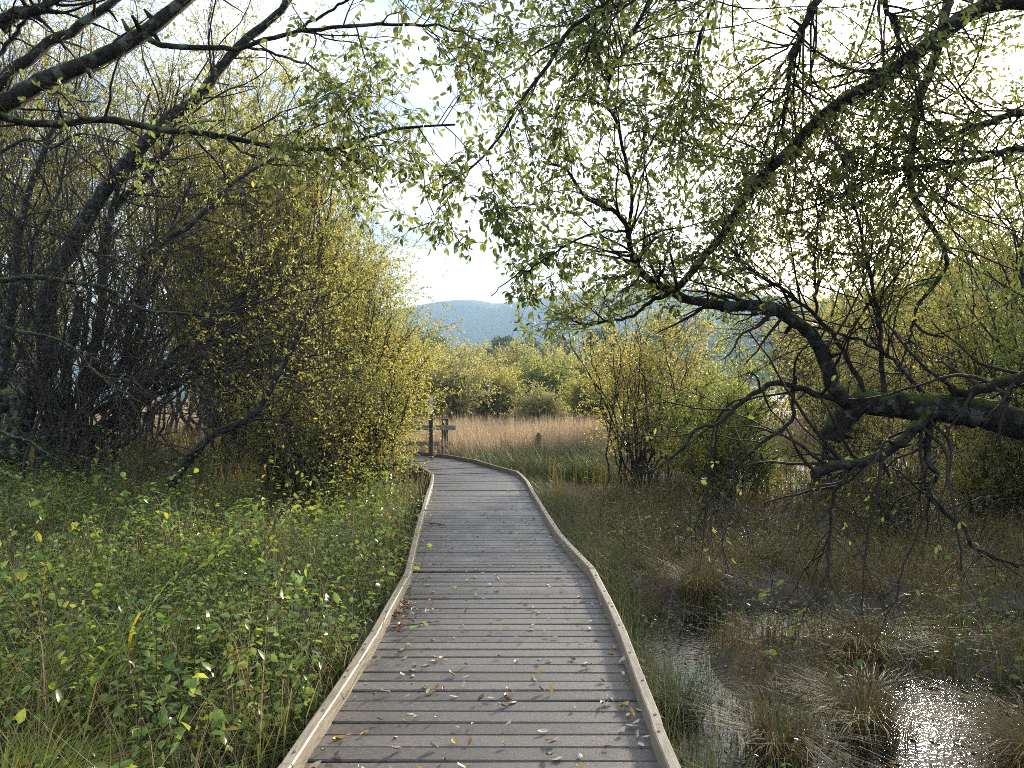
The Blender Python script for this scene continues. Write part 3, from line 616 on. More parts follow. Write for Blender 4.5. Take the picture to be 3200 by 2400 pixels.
dress(t2, P, R, 13, (.8, 2.8), 8, (.3, 1.0), 0, .05, 'leaf_willow', False, .0, -.01, .15, keep2, r2=.009, r3=.004)
dress(t2, P[[0, 1, 2, 3, 4, 5, 6, 9, 15, 16]], R[[0, 1, 2, 3, 4, 5, 6, 9, 15, 16]], 9, (.8, 2.4), 7, (.25, .7), 10, .06, 'leaf_willow', False, .0, -.01, .45, keep2, r2=.008, r3=.0035)

t3 = thing('willow_tree', 'dark bare willow stem slanting up out of the grass left of the boardwalk', 'tree', (-4.7, 10.6, 0))
P, R = limbs(t3, [([(-4.85,10.62,0.28),(-4.73,10.61,0.52),(-4.45,10.61,0.82),(-4.23,10.61,1.04),(-3.89,10.61,1.16),(-3.62,10.60,1.36),(-3.39,10.60,1.74),(-3.28,10.60,1.97),(-3.10,10.59,2.27),(-3.00,10.59,2.59),(-2.74,10.58,2.98)], .075, .02)], 'bark', 'trunk')
P2, R2 = limbs(t3, [([(-4.35,10.61,0.91),(-4.48,10.51,0.78),(-4.69,10.41,0.70),(-4.97,10.31,0.64),(-5.17,10.21,0.59)], .02, .006), ([(-3.99,10.61,1.13),(-3.57,10.53,1.24),(-3.16,10.46,1.20),(-2.88,10.38,1.08),(-2.60,10.31,1.06)], .022, .006), ([(-3.60,10.60,1.37),(-3.05,10.53,1.63),(-2.64,10.47,1.80),(-2.11,10.40,1.92)], .02, .006)], 'bark')
dress(t3, np.vstack([P, P2]), np.vstack([R, R2]), 18, (.5, 1.4), 9, (.25, .6), 2, .05, 'leaf_willow', False, 0, -.02, .2, lambda q: (q[:, 2] > .1) & (q[:, 0] < -1.6), r2=.006, r3=.003)

# --- the willows behind: from the edge of the boards back to the tall ones
shrub('willow_bush', 'yellowing willow bush crowding the left edge of the boardwalk at the bend', 'bush', (-3.6, 15.2),
      [((-3.3, 15.3, 2.1), (1.95, 2.2, 2.3)), ((-2.55, 14.6, 1.05), (1.3, 1.6, 1.05))], 62, 8, 7, 11, .058, l2=.34, arch=.2)
shrub('willow_bush', 'tall yellow-green willow bush sloping down towards the boardwalk, right face of the left thicket', 'bush', (-5.4, 17.0),
      [((-5.1, 17.2, 5.0), (2.25, 2.4, 4.0)), ((-3.7, 17.0, 3.1), (1.7, 2.2, 2.5))], 80, 8, 7, 12, .064, l2=.30, arch=.15)
shrub('willow_bush', 'low straggling bush with bare brown twigs in front of the left thicket', 'bush', (-3.3, 11.6),
      [((-3.0, 11.6, .9), (1.45, 1.5, .9))], 34, 7, 7, 6, .05, l2=.4, arch=.2, trop=0)
shrub('willow_bush', 'drooping leafy willow bush leaning out beside the kerb rail before the bend', 'bush', (-2.7, 12.9),
      [((-2.35, 12.9, 1.0), (1.0, 1.4, 1.2))], 30, 7, 7, 8, .05, l2=.4, arch=.1)
def replant(src, label, x, y, rot, sc, m=None, zs=None):
    """another plant of the same build: every part copied, turned and resized, in its own leaf colour"""
    r = src.copy(); col.objects.link(r); r.location = (x, y, float(gz(x, y))-.05); r.rotation_euler = (0, 0, rot); r.scale = (sc, sc, zs or sc); r['label'] = label
    for ch in src.children:
        c = ch.copy(); col.objects.link(c); c.parent = r
        if m and ch.name.startswith('foliage'):
            c.material_slots[0].link = 'OBJECT'; c.material_slots[0].material = M[m]
    return r
kw = dict(l2=.32, l3=(.3, .85), arch=.1, wig=.022, r0=.042, spread=.9, bark='bark_pale', tw_r=.004)
back = [shrub('willow_tree', 'tall pale-stemmed willow behind the old dark one at the far left', 'tree', (-13.2, 19), [((-13, 19, 8.0), (3.6, 3, 5.0))], 34, 9, 8, 7, .075, **kw),
        shrub('willow_tree', 'tall yellow-crowned willow whose right edge meets the sky', 'tree', (-7.3, 20.5), [((-7.3, 20.5, 7.6), (2.5, 3, 4.2)), ((-6.4, 20, 4.0), (2.0, 2.5, 2.4))], 44, 8, 7, 15, .078, **kw)]
edge = bpy.data.objects['willow_bush.001']
replant(edge, 'tall willow bush close behind the sloping one, filling out its crown', -5.9, 18.4, 1.3, .98, None, 1.08)
shrub('willow_bush', 'dense web of thin dark arching bare branches spreading right from the old willow', 'bush', (-7.4, 12.4),
      [((-5.3, 12.2, 2.3), (2.6, 1.3, 1.5)), ((-7.4, 12.2, 3.4), (2.2, 1.3, 1.8))], 36, 9, 5, 1, .045, l2=.3, arch=.3, r0=.034, trop=-.01, l3=(.25, .7), tw_r=.0035, bark='twig')
replant(edge, 'yellow willow bush behind the tall sloping one, seen through its top', -6.9, 19.4, 2.4, 1.05, None, 1.15)
replant(edge, 'willow bush between the tall sloping one and the bend, on its far side', -4.0, 19.6, 4.1, .72, 'leaf_willow')
for lab, k, x, y, rot, sc, m_ in (
    ('tall willow rising behind the crossing stems of the old one', 0, -10.2, 20, 2.1, .98, None), ('great willow crown filling the top left corner far behind the near limbs', 0, -15.5, 25, 4.0, 1.4, 'leaf_olive'),
    ('broad willow crown behind the thicket, under the upper left limb', 1, -11, 27, 1.2, 1.35, 'leaf_olive'), ('yellow willow top showing beyond the bush at the bend', 1, -5.9, 25, 3.3, .8, None),
    ('willow at the back left between the tall pale stems', 0, -20, 30, .9, 1.5, None)):
    replant(back[k], lab, x, y, rot, sc, m_)

# --- the leaning tree on the right with the long mossy limb
t4 = thing('willow_tree', 'leaning willow on the right with a thick mossy broken limb held low over the water', 'tree', (4.35, 4.7, -.4))
P, R = limbs(t4, [([(4.35, 4.7, -.5), (4.25, 4.6, .5), (4.3, 4.8, 1.6), (4.5, 5.0, 3), (4.45, 5.2, 4.3), (4.2, 5.4, 6.2)], .22, .10)], 'bark_mossy', 'trunk', 14)
Mn = [(3.76,4.61,1.09),(3.49,4.70,1.26),(3.37,4.90,1.39),(3.09,5.00,1.47),(2.83,5.10,1.50),(2.60,5.20,1.53),(2.43,5.25,1.52),(2.34,5.30,1.40),(2.26,5.30,1.27)]
limbs(t4, [([(4.28, 4.65, .55)]+Mn, .135, .075)], 'bark_mossy', 'limb', 14)
C_ = [
 ([(2.41,5.22,1.50),(2.30,5.20,1.56),(2.26,5.20,1.63),(2.21,5.20,1.74),(2.17,5.20,1.88),(2.10,5.20,2.01),(1.96,5.19,2.11),(1.84,5.19,2.18),(1.64,5.19,2.22),(1.47,5.19,2.21),(1.26,5.19,2.25),(1.11,5.19,2.30),(0.85,5.09,2.47),(0.78,4.99,2.68),(0.70,4.94,2.81),(0.45,4.88,2.91),(0.37,4.83,3.06),(0.23,4.78,3.08)], .055, .006),
 ([(4.45, 5.2, 4.2)]+[(3.86,5.17,4.30),(3.57,5.17,4.33),(3.43,5.17,4.34),(3.27,5.17,4.28),(3.07,5.17,4.17),(2.87,5.17,4.02),(2.60,5.17,3.81),(2.33,5.17,3.65),(2.14,5.18,3.51),(1.93,5.18,3.28),(1.72,5.18,3.07),(1.56,5.18,2.87),(1.40,5.19,2.60),(1.13,5.19,2.31)], .07, .022),
 ([(0.78,4.99,2.68),(0.79,4.88,2.85),(0.73,4.78,3.09),(0.65,4.68,3.35),(0.58,4.58,3.36),(0.63,4.57,3.61),(0.86,4.57,4.03),(1.07,4.57,4.37)], .012, .010),
 ([(1.11,5.19,2.30),(0.95,5.13,2.23),(0.83,5.07,2.13),(0.66,5.01,2.09),(0.51,4.95,2.06),(0.39,4.89,2.08)], .016, .005),
 ([(2.36,5.25,1.50),(2.28,5.22,1.56),(2.10,5.19,1.60),(1.92,5.16,1.66),(1.79,5.13,1.67),(1.64,5.10,1.59),(1.49,5.08,1.48),(1.40,5.05,1.40),(1.25,5.02,1.37),(1.17,4.99,1.27),(1.08,4.96,1.19),(0.96,4.94,1.11),(0.84,4.91,1.07)], .026, .006),
 ([(1.94,5.15,1.65),(1.93,5.12,1.45),(1.84,5.08,1.35),(1.69,5.05,1.26),(1.56,5.01,1.16),(1.41,4.98,1.01),(1.31,4.95,0.90),(1.22,4.91,0.79)], .015, .005),
 ([(2.93,5.05,1.51),(2.84,5.02,1.48),(2.74,4.98,1.41),(2.58,4.95,1.29),(2.44,4.91,1.20),(2.26,4.88,1.15),(2.07,4.84,1.12),(1.94,4.81,1.08)], .036, .030),
 ([(2.84,5.05,1.46),(2.81,5.03,1.41),(2.80,5.01,1.30),(2.78,4.99,1.14),(2.83,4.97,1.07),(2.77,4.94,0.98),(2.75,4.92,0.93),(2.83,4.90,0.83),(2.95,4.88,0.73),(2.99,4.86,0.62),(3.10,4.84,0.55),(3.26,4.81,0.48)], .026, .008),
 ([(2.30,4.91,1.14),(2.20,4.89,1.10),(2.10,4.87,0.94),(2.07,4.85,0.80),(2.05,4.83,0.63),(2.04,4.82,0.41)], .013, .006),
 ([(2.60,5.20,1.57),(2.61,5.22,1.63),(2.60,5.24,1.83),(2.60,5.26,2.08),(2.57,5.28,2.33),(2.53,5.30,2.58),(2.43,5.32,3.00),(2.33,5.34,3.18),(2.22,5.36,3.28),(2.06,5.38,3.33)], .018, .006),
 ([(2.46,5.20,1.57),(2.46,5.22,1.64),(2.40,5.25,1.77),(2.32,5.27,1.93),(2.21,5.29,2.10),(2.03,5.32,2.27),(1.82,5.34,2.42),(1.62,5.36,2.56),(1.52,5.39,2.60)], .018, .008),
 ([(2.15,5.24,2.12),(2.15,5.27,2.29),(2.16,5.30,2.58),(2.18,5.33,2.69),(2.20,5.35,2.98),(2.23,5.38,3.11)], .011, .005),
 ([(2.82,5.10,1.57),(2.82,5.13,1.62),(2.69,5.16,1.78),(2.57,5.20,1.90),(2.36,5.23,2.00),(2.23,5.26,2.05),(2.02,5.29,2.09)], .015, .006),
 ([(4.3, 4.7, 1.7)]+[(3.58,4.70,1.82),(3.30,4.80,1.71),(3.20,4.84,1.68),(3.09,4.88,1.64),(3.00,4.92,1.60),(2.96,4.96,1.62),(2.94,5.00,1.65)], .06, .028),
 ([(3.40,5.36,4.86),(3.20,5.36,4.65),(3.16,5.38,4.38),(3.09,5.40,4.05),(2.99,5.42,3.80),(2.93,5.43,3.47),(2.93,5.45,3.23),(2.95,5.47,3.08),(3.07,5.48,2.86),(3.15,5.47,2.72),(3.20,5.46,2.60),(3.17,5.45,2.50),(2.99,5.44,2.28),(2.92,5.43,2.17),(2.94,5.42,2.08),(3.01,5.41,2.03),(3.13,5.40,2.01)], .040, .008),
 ([(2.92,5.39,2.14),(2.85,5.36,1.95),(2.78,5.33,1.80),(2.73,5.30,1.76)], .010, .005),
 ([(4.4, 5.2, 4.5), (3.0, 5.0, 5.1)]+[(3.03,4.86,4.98),(1.74,4.66,4.70),(0.96,4.47,4.28),(0.55,4.37,3.90),(0.33,4.36,3.75),(0.25,4.35,3.61),(0.17,4.34,3.45),(0.01,4.33,3.27),(-0.05,4.32,3.12),(-0.16,4.31,2.97),(-0.26,4.30,2.85),(-0.40,4.29,2.79)], .05, .004),
 ([(2.05,4.87,4.34),(2.01,4.88,4.20),(1.93,4.90,4.02),(1.87,4.92,3.87),(1.85,4.94,3.72),(1.84,4.96,3.58),(1.81,4.98,3.34)], .030, .008),
 ([(2.44,4.96,4.43),(2.50,4.97,4.22),(2.60,4.97,4.05),(2.57,4.97,3.89),(2.54,4.97,3.78),(2.47,4.98,3.59)], .020, .006),
 ([(4.45, 5.1, 3.6)]+[(3.71,5.37,3.63),(3.50,5.41,3.58),(3.28,5.44,3.51),(3.13,5.48,3.44),(2.89,5.48,3.38)], .04, .010),
 ([(4.4, 5.0, 3.2)]+[(3.71,5.38,3.37),(3.47,5.40,3.32),(3.10,5.43,3.27),(2.82,5.45,3.23),(2.54,5.48,3.14)], .035, .008),
 ([(1.44,4.66,4.52),(1.33,4.69,4.21),(1.22,4.72,3.93),(1.17,4.75,3.71),(1.12,4.78,3.45),(1.09,4.78,3.24)], .014, .004),
 ([(1.07,4.57,4.37),(0.92,4.55,4.16),(0.72,4.53,3.98),(0.55,4.51,3.83),(0.38,4.50,3.54),(0.26,4.48,3.25)], .012, .003),
 ([(-0.15,4.33,2.98),(-0.11,4.32,2.87),(-0.10,4.30,2.75),(-0.04,4.29,2.62)], .004, .002),
 ([(-0.28,4.28,2.84),(-0.39,4.27,2.69),(-0.47,4.25,2.58),(-0.48,4.24,2.52)], .004, .002),
 ([(0.78,4.99,2.68),(0.59,4.91,2.67),(0.40,4.83,2.59),(0.22,4.75,2.46),(0.01,4.67,2.33),(-0.13,4.59,2.20)], .009, .003),
]
P, R = limbs(t4, C_, 'bark')
def keep4(q):
    clear = (q[:, 0] > -.68) & (q[:, 1] > 2.9) & far_enough(q)
    gap = (q[:, 0] < -.06) & (q[:, 2] < 2.38+.35*np.clip(-q[:, 0]-.35, 0, 1))      # the open window of sky over the path
    return clear & ~gap
up = [0, 1, 2, 9, 10, 11, 14, 16, 17, 18, 19, 20, 21, 22]
keepU = lambda q: keep4(q) & (q[:, 2] > 2.05) & (q[:, 0] > -.1-.6*np.clip(q[:, 2]-3.25, 0, 1))
dress(t4, P[up], R[up], 25, (.4, 1.7), 8, (.2, .55), 10, .047, 'leaf_canopy', True, -.005, -.02, .12, keepU, n_obj=290, r2=.0042)
ctr = [2, 16, 21, 22, 23, 24, 25]
dress(t4, P[ctr], R[ctr], 11, (.15, .5), 6, (.12, .28), 8, .053, 'leaf_canopy', True, -.02, -.08, .4, keep4)
low = [0, 3, 4, 5, 6, 7, 8, 12, 13, 15]
dress(t4, P[low], R[low], 15, (.35, 1.2), 9, (.15, .5), 3, .048, 'leaf_green', True, -.04, -.05, .12, lambda q: far_enough(q) & (q[:, 2] > -.1) & (q[:, 0] > .75), r2=.007, r3=.0026, leaf_from=lambda q: rng.random(len(q)) < .07)
dress(t4, P[[3, 0]], R[[3, 0]], 18, (.3, .8), 7, (.15, .4), 8, .052, 'leaf_canopy', True, .01, -.02, .5, lambda q: keep4(q) & (q[:, 2] > 1.98))

sunny = [1, 9, 10, 14, 15, 17, 18, 19, 20]
dress(t4, P[sunny], R[sunny], 9, (.4, 1.6), 8, (.2, .5), 9, .042, 'leaf_canopy', False, -.005, -.02, .15, lambda q: keep4(q) & (q[:, 0] > 1.2) & (q[:, 2] > 2.2), r2=.0042)

# --- bushes on the right
shrub('willow_bush', 'many-stemmed willow bush fanning up from the reeds right of the boardwalk bend', 'bush', (2.45, 14.6),
      [((2.3, 14.6, 2.8), (1.9, 1.5, 1.35)), ((3.2, 14.6, 2.0), (1.4, 1.2, 1.3))], 36, 7, 7, 9, .060, 'leaf_olive', l2=.25, arch=.0, r0=.021, spread=.5)
kw = dict(l2=.34, arch=.1, r0=.022, tw_r=.003, l3=(.2, .5))
rb = [shrub('willow_bush', 'low glossy-leaved bush right of the fanning willow, under the drooping branch', 'bush', (3.6, 12.6), [((3.6, 12.6, .9), (1.5, 1.3, .9))], 38, 6, 6, 13, .062, 'leaf_green', **kw),
      shrub('willow_bush', 'leafy yellow-green bush on the far right edge, behind the mossy limb', 'bush', (8.2, 12.0), [((8.2, 12, 2.6), (2.0, 1.8, 2.5))], 44, 6, 6, 12, .066, 'leaf_willow', **kw),
      shrub('willow_bush', 'tall dark green willow hanging over the right edge behind the S-shaped branch', 'bush', (7.2, 9.6), [((6.9, 9.4, 4.0), (2.0, 2.0, 1.7)), ((7.8, 9.6, 2.4), (1.5, 1.8, 1.6))], 46, 6, 6, 12, .060, 'leaf_green', **kw),
      shrub('willow_bush', 'sparse olive bush behind the broken end of the mossy limb', 'bush', (5.6, 13.0), [((5.6, 13, 1.5), (1.8, 1.5, 1.6))], 32, 7, 7, 8, .058, 'leaf_olive', **kw)]
for lab, k, x, y, rot, sc, m_ in (
    ('pale olive willow bush beyond the upright thin stem', 1, 8.0, 17.5, 1.0, .95, 'leaf_olive'), ('tall brownish willow filling the skyline under the sun', 1, 11.5, 20, 2.5, 1.4, 'leaf_olive'),
    ('olive willow bush in the gap right of the fanning willow', 3, 5.4, 18.5, 4.0, 1.0, 'leaf_willow'), ('tall willow at the far right beyond the green ones', 1, 14.5, 17, 4.2, 1.6, 'leaf_green'),
    ('low thin willow bush standing in the brown grass right of the water', 3, 5.0, 9.7, 2.2, .5, 'leaf_olive'), ('bushy willow beyond the reeds behind the fanning one', 3, 4.6, 25, 5.0, 1.35, 'leaf_willow'),
    ('small glossy bush at the foot of the bush on the right edge', 0, 7.0, 10.6, 2.8, .85, 'leaf_olive'),
    ('small leafy willow bush behind the fanning stems, to their right', 1, 4.4, 16.6, 5.5, .42, 'leaf_willow')):
    replant(rb[k], lab, x, y, rot, sc, m_)

# --- scrub and trees beyond the reed bed
kw = dict(l2=.35, arch=.15, r0=.03, tw_r=.006, l3=(.4, 1.0), ratio=.55)
fs = [shrub('willow_bush', 'rounded olive willow mound in the middle distance, the highest of the scrub', 'bush', (-1.2, 58), [((-.8, 58, 2.9), (3.0, 3, 2.7))], 46, 6, 6, 16, .15, 'leaf_scrub', 'twig_far', 'twig_far', **kw),
      shrub('willow_bush', 'grey-green willow bush standing over the fence post behind the reeds', 'bush', (-3.3, 34), [((-3.0, 34, 1.5), (1.9, 2, 1.6))], 44, 6, 6, 15, .10, 'leaf_scrub', 'twig_far', 'twig_far', **kw)]
for lab, k, x, y, rot, sc, m_ in (
    ('olive willow beside the highest mound of the scrub, nearer the thicket', 0, -4.8, 60, 1.1, 1.0, None), ('yellowish willow bush in the middle of the reed bed edge', 1, -.9, 38, 2.0, .92, 'leaf_willow'),
    ('bright green bush beyond the reeds, catching the light', 1, 2.2, 44, 3.3, 1.15, 'leaf_green'), ('brownish low scrub at the back of the reed bed', 1, 1.2, 32, 4.4, .62, 'leaf_scrub'),
    ('russet topped willow far behind the bright green bush', 0, 5.2, 62, 2.6, .9, 'leaf_willow'), ('dim olive willow beside the russet one, partly behind the fanning bush', 0, 9, 58, 3.9, 1.0, None),
    ('pale willow bush at the left end of the reed bed behind the sign', 1, -5.2, 40, 5.1, 1.3, 'leaf_willow'), ('broad scrub willow on the right far behind the sunlit stems', 0, 17, 42, .5, 1.25, None),
    ('wide scrub willow far right at the foot of the wooded rise', 0, 27, 48, 1.9, 1.5, 'leaf_green'), ('thin grey willow bush left of the yellowish one at the reed edge', 1, -2.3, 46, 1.5, 1.25, None),
    ('light green low bush at the foot of the bright green one', 1, 3.6, 36, .8, .8, 'leaf_willow'), ('scrub willow in the far gap between the mound and the russet one', 0, 2.6, 74, 5.3, 1.1, None),
    ('grey scrub willow far behind the left end of the reeds', 0, -10, 70, 4.7, 1.2, None)):
    replant(fs[k], lab, x, y, rot, sc, m_)

def oak(label, x, y, h, rad, seed_m='leaf_oak', name='oak_tree'):
    b = float(gz(x, y)); h *= 1.13; root = thing(name, label, 'tree', (x, y, b), 'broadleaf trees on the far edge of the marsh')
    trunk = np.array([[(x, y, b-.3), (x+.1*rad, y, b+h*.25), (x, y, b+h*.6)]]); P, R = np.array([spline(trunk[0], 10)]), np.linspace(.35, .12, 10)[None]
    p, d, r_, _ = spawn(P, R, 9, .35, 1, .5, 1.1); P2, R2 = grow(p, d, rng.uniform(.35, .6, len(p))*h, r_*.6, 7, .12, .05)
    obj('trunk', tube_mesh('trunk', [(P, R, 8)]), 'bark', root); obj('branches', tube_mesh('branches', [(P2, R2, 5)]), 'bark', root)
    nb = 26; q = unit(rng.standard_normal((nb, 3))); q[:, 2] = np.abs(q[:, 2])*1.0-.25
    cc = np.array([x, y, b+h*.58])+q*np.array([rad*.72, rad*.72, h*.36])*rng.uniform(.6, 1, (nb, 1)); cr_ = rng.uniform(.2, .36, nb)*rad
    n = 2600; s = rng.integers(0, nb, n); dd = unit(rng.standard_normal((n, 3))); lp = cc[s]+dd*(cr_[s]*rng.uniform(.55, 1.05, n))[:, None]*np.array([1, 1, .8])
    A, Nn = leaf_axes(dd, .2, .9, .5)
    obj('crown', leaves('crown', lp, A, Nn, rng.uniform(.35, .75, n), .7, False, np.clip(.6*rng.random(nb)[s]+.4*rng.random(n), 0, 1)), seed_m, root)['kind'] = 'stuff'
for lab, x, y, h, rad in (
    ('rounded dark green oak on the far edge, leftmost above the thicket', -22.5, 150, 14.5, 5.5), ('broad oak on the far edge below the hill, second from the thicket', -16.8, 155, 14.2, 5.5),
    ('low dark oak between two taller ones on the far edge', -11.2, 160, 11.0, 4.5), ('small dark oak at the middle of the far tree line', -6.6, 150, 11.0, 4.2),
    ('tall oak at the right of the far tree line beneath the leafy branch', -1.6, 152, 14.2, 4.6), ('yellow-green oak beside the tall one on the far tree line', 3.4, 158, 13.6, 4.8),
    ('dim oak on the far tree line, half behind the fanning willow', 9.5, 150, 13.5, 5.2), ('bushy dark green oak nearer than the rest, at the edge of the left thicket', -12.8, 105, 7.6, 3.4),
    ('large oak hidden mostly by the leaning tree on the right', 18, 150, 15, 6), ('wide oak seen through the twigs right of the fanning willow', 28, 140, 16, 7)):
    oak(lab, x, y, h, rad)

# the wood on the rise to the right: far off and dense, one mass
n_t = 1500; tx = rng.uniform(20, 520, n_t); ty = rng.uniform(200, 640, n_t); hz_ = gz(tx, ty); ok = hz_ > 2.; tx, ty, hz_ = tx[ok], ty[ok], hz_[ok]
LP, DD = [], []
for x, y, z in zip(tx, ty, hz_):
    n = 48; h = rng.uniform(8, 15); con = rng.random() < .45; f = rng.random(n)
    rr = (1-f)*h*.22+.3 if con else np.sqrt(np.maximum(1-(2*f-1)**2, 0))*h*.3
    an = rng.uniform(0, 6.283, n); LP.append(np.stack([x+rr*np.cos(an), y+rr*np.sin(an), z+h*(.12+.88*f)], -1))
    DD.append(np.stack([np.cos(an), np.sin(an), np.full(n, -.2)], -1))
LP = np.vstack(LP); DD = np.vstack(DD); A, Nn = leaf_axes(DD, .2, .6, .6)
tag(obj('woodland', leaves('woodland', LP, A, Nn, rng.uniform(1.2, 2.6, len(LP)), .8, False, np.clip(vnoise(LP[:, 0]*.15, LP[:, 1]*.15)*.6+.4*rng.random(len(LP)), 0, 1)), 'leaf_oak'),
    'dense mixed wood covering the rise on the right beyond the marsh', 'woodland', kind='stuff')
# ------------------------------------------------------------------ fence, posts, sign
fn = thing('fence', 'short post-and-rail fence end beside the boardwalk bend, greyed timber', 'fence', (-1.75, 19.6, -.2))
def box_part(name, c, h, m, parent, rot=0., cham=.004): return obj(name, box_mesh(name, c, h, rot, cham), m, parent)
box_part('post', (-1.78, 19.75, .32), (.085, .075, .62), 'dark_wood', fn, .1, .012)
box_part('rail', (-2.45, 19.66, .70), (.98, .022, .065), 'grey_wood', fn, -.06)
box_part('rail', (-2.45, 19.66, .28), (.90, .022, .06), 'grey_wood', fn, -.06)
box_part('post', (-3.3, 19.85, .32), (.085, .075, .62), 'dark_wood', fn, .05, .012)
pm = thing('marker_post', 'short weathered round-topped post standing alone in the tan reeds', 'post', (.70, 19.8, -.2))
Pp = spline([(.70, 19.8, -.5), (.69, 19.8, .1), (.71, 19.8, .50)], 8)[None]; obj('post', tube_mesh('post', [(Pp, np.full((1, 8), .082), 10, .04)], True), 'dark_wood', pm)
cap_ = spline([(.71, 19.8, .497), (.712, 19.8, .53), (.72, 19.8, .56)], 4)[None]; obj('split_top', tube_mesh('split_top', [(cap_, np.linspace(.07, .03, 4)[None], 7, .15)], True), 'dark_wood', pm)
sg = thing('sign', 'narrow white and pale blue sign on a dark post at the bend', 'sign', (-2.02, 18.6, -.2))
box_part('post', (-2.02, 18.62, .55), (.05, .05, .85), 'dark_wood', sg); box_part('panel', (-2.02, 18.55, 1.30), (.065, .015, .20), 'sign_face', sg, .7)

# ------------------------------------------------------------------ ground cover
def scatter(n, x0, x1, y0, y1, dens=None, m_=.08):
    x = rng.uniform(x0, x1, n); y = rng.uniform(y0, y1, n); ok = ~on_deck(x, y, m_)
    if dens is not None: ok &= rng.random(n) < dens(x, y)
    x, y = x[ok], y[ok]
    return np.stack([x, y, gz(x, y)-.02], -1)
inview = lambda x, y: (np.abs(x) < .75*y+1.2).astype(float)
def tufts(n, k, *a, sp=.06, **kw):
    c = scatter(n, *a, **kw); p = np.repeat(c, k, 0); p[:, :2] += rng.normal(0, sp, (len(p), 2)); ok = ~on_deck(p[:, 0], p[:, 1], .03)
    p = p[ok]; p[:, 2] = gz(p[:, 0], p[:, 1])-.02
    return p, np.repeat(np.arange(len(c)), k)[ok], len(c)
def grass(name, label, m, n, k, area, H, lean, wid, segs, sp=.06, dens=None, wind=None):
    p, g, nc = tufts(n, k, *area, sp=sp, dens=dens)
    ht = rng.uniform(*H, len(p))*rng.uniform(.6, 1.2, nc)[g]
    az = None if wind is None else rng.normal(wind, 1.0, len(p))
    o = obj(name, blades(name, p, ht, rng.uniform(*lean, len(p)), wid*rng.uniform(.6, 1.3, len(p)), segs, np.clip(.65*rng.random(nc)[g]+.35*rng.random(len(p)), 0, 1), az), m)
    tag(o, label, name.replace('_', ' ').split()[-1], kind='stuff'); return o
right_dens = lambda x, y: inview(x, y)*np.where((y < 8.5)&(x > .9), .035+.965*(gz(x, y) > WATER-.005), 1.)
grass('marsh_grass', 'mixed green and brown grass over the bank left of the boardwalk', 'grass', 3600, 9, (-9, -.7, 1.2, 13), (.2, .75), (.2, 1.0), .0075, 3, .07, inview)
grass('marsh_grass', 'brown and olive sedge grass over the wet ground right of the boardwalk', 'sedge', 6500, 9, (.5, 9.5, 1.4, 13.5), (.15, .55), (.25, 1.1), .0065, 3, .07, right_dens)
grass('edge_grass', 'dark green rushy grass along the right kerb of the boardwalk', 'rush', 900, 12, (.3, 1.4, 3, 15), (.2, .5), (.1, .7), .005, 3, .06, lambda x, y: np.exp(-((x-np.interp(y, RE[:, 1], RE[:, 0])-.3)/.3)**2))
grass('edge_grass', 'grass leaning against the left kerb of the boardwalk', 'grass', 700, 12, (-2.2, -.7, 2.2, 14), (.15, .42), (.2, .9), .005, 3, .06, lambda x, y: np.exp(-((x-np.interp(y, LE[:, 1], LE[:, 0])+.3)/.25)**2))
grass('rough_grass', 'tall dull grass filling the marsh beyond the near banks', 'sedge', 4200, 8, (-16, 16, 12, 32), (.3, .85), (.1, .7), .016, 2, .12, inview)
grass('rushes', 'dark green rush clumps behind the outer kerb of the bend', 'rush', 420, 26, (-1.6, 2.2, 15.2, 20.5), (.4, .85), (.1, .6), .009, 2, .10)
grass('reed_bed', 'tan dry reed bed beyond the bend of the boardwalk', 'reed', 4200, 8, (-4, 6, 18.8, 32), (.55, 1.15), (.03, .4), .016, 2, .12)
grass('reed_bed', 'tan reeds running on behind the bushes to left and right', 'reed', 3600, 8, (-26, 26, 26, 44), (.6, 1.2), (.03, .3), .02, 2, .2, lambda x, y: inview(x, y)*(np.abs(x-1) > 3.5))
grass('far_grass', 'pale scrubby grass between the far bushes', 'reed', 3500, 7, (-45, 60, 40, 120), (.5, 1.3), (.05, .4), .06, 2, .5, inview)

def leafy(name, label, n, area, H, per, L, m, dens=None, near=False, ratio=.62, lean=.35):
    b = scatter(n, *area, dens=dens); b = b[~on_deck(b[:, 0], b[:, 1], .12)]; n = len(b)
    d = np.stack([rng.normal(0, lean, n), rng.normal(0, lean, n), np.ones(n)], -1)
    P, R = grow(b, d, rng.uniform(*H, n)*(.6+.8*vnoise(b[:, 0]*1.3, b[:, 1]*1.3)), np.full(n, .0028), 4, .14, .02)
    lp, lt = along(P, per, .25); nn = len(lp)
    an = rng.uniform(0, 6.283, nn); A = unit(np.stack([np.cos(an), np.sin(an), rng.normal(-.05, .3, nn)], -1)); Nn = unit(np.array([0, 0, 1.])+.35*rng.standard_normal((nn, 3)))
    ok0 = lp[:, 2] > WATER+.02
    ok0 &= ~(on_deck(lp[:, 0], lp[:, 1], .02) & (lp[:, 2] < .1)); lp, A, Nn = lp[ok0], A[ok0], Nn[ok0]; nn = len(lp)
    root = thing(name, label, 'plants', (float(b[:, 0].mean()), float(b[:, 1].mean()), -.3)); root['kind'] = 'stuff'
    stuff_part(obj('stems', tube_mesh('stems', [(P, R, 3)]), 'twig', root))
    tn = np.clip(.55*vnoise(lp[:, 0]*2.3, lp[:, 1]*2.3)+.5*rng.random(nn), 0, 1)
    stuff_part(obj('foliage', leaves('foliage', lp, A, Nn, L*rng.uniform(.35, 1., nn)*(.7+.75*rng.random(n)[np.arange(n).repeat(per)][ok0]), ratio, near, tn), m, root))
clump = lambda s, o_: (lambda x, y: inview(x, y)*sstep(.36, .50, .7*vnoise(x*s+o_, y*s-o_)+.3*vnoise(x*s*3.1, y*s*3.1+o_)))
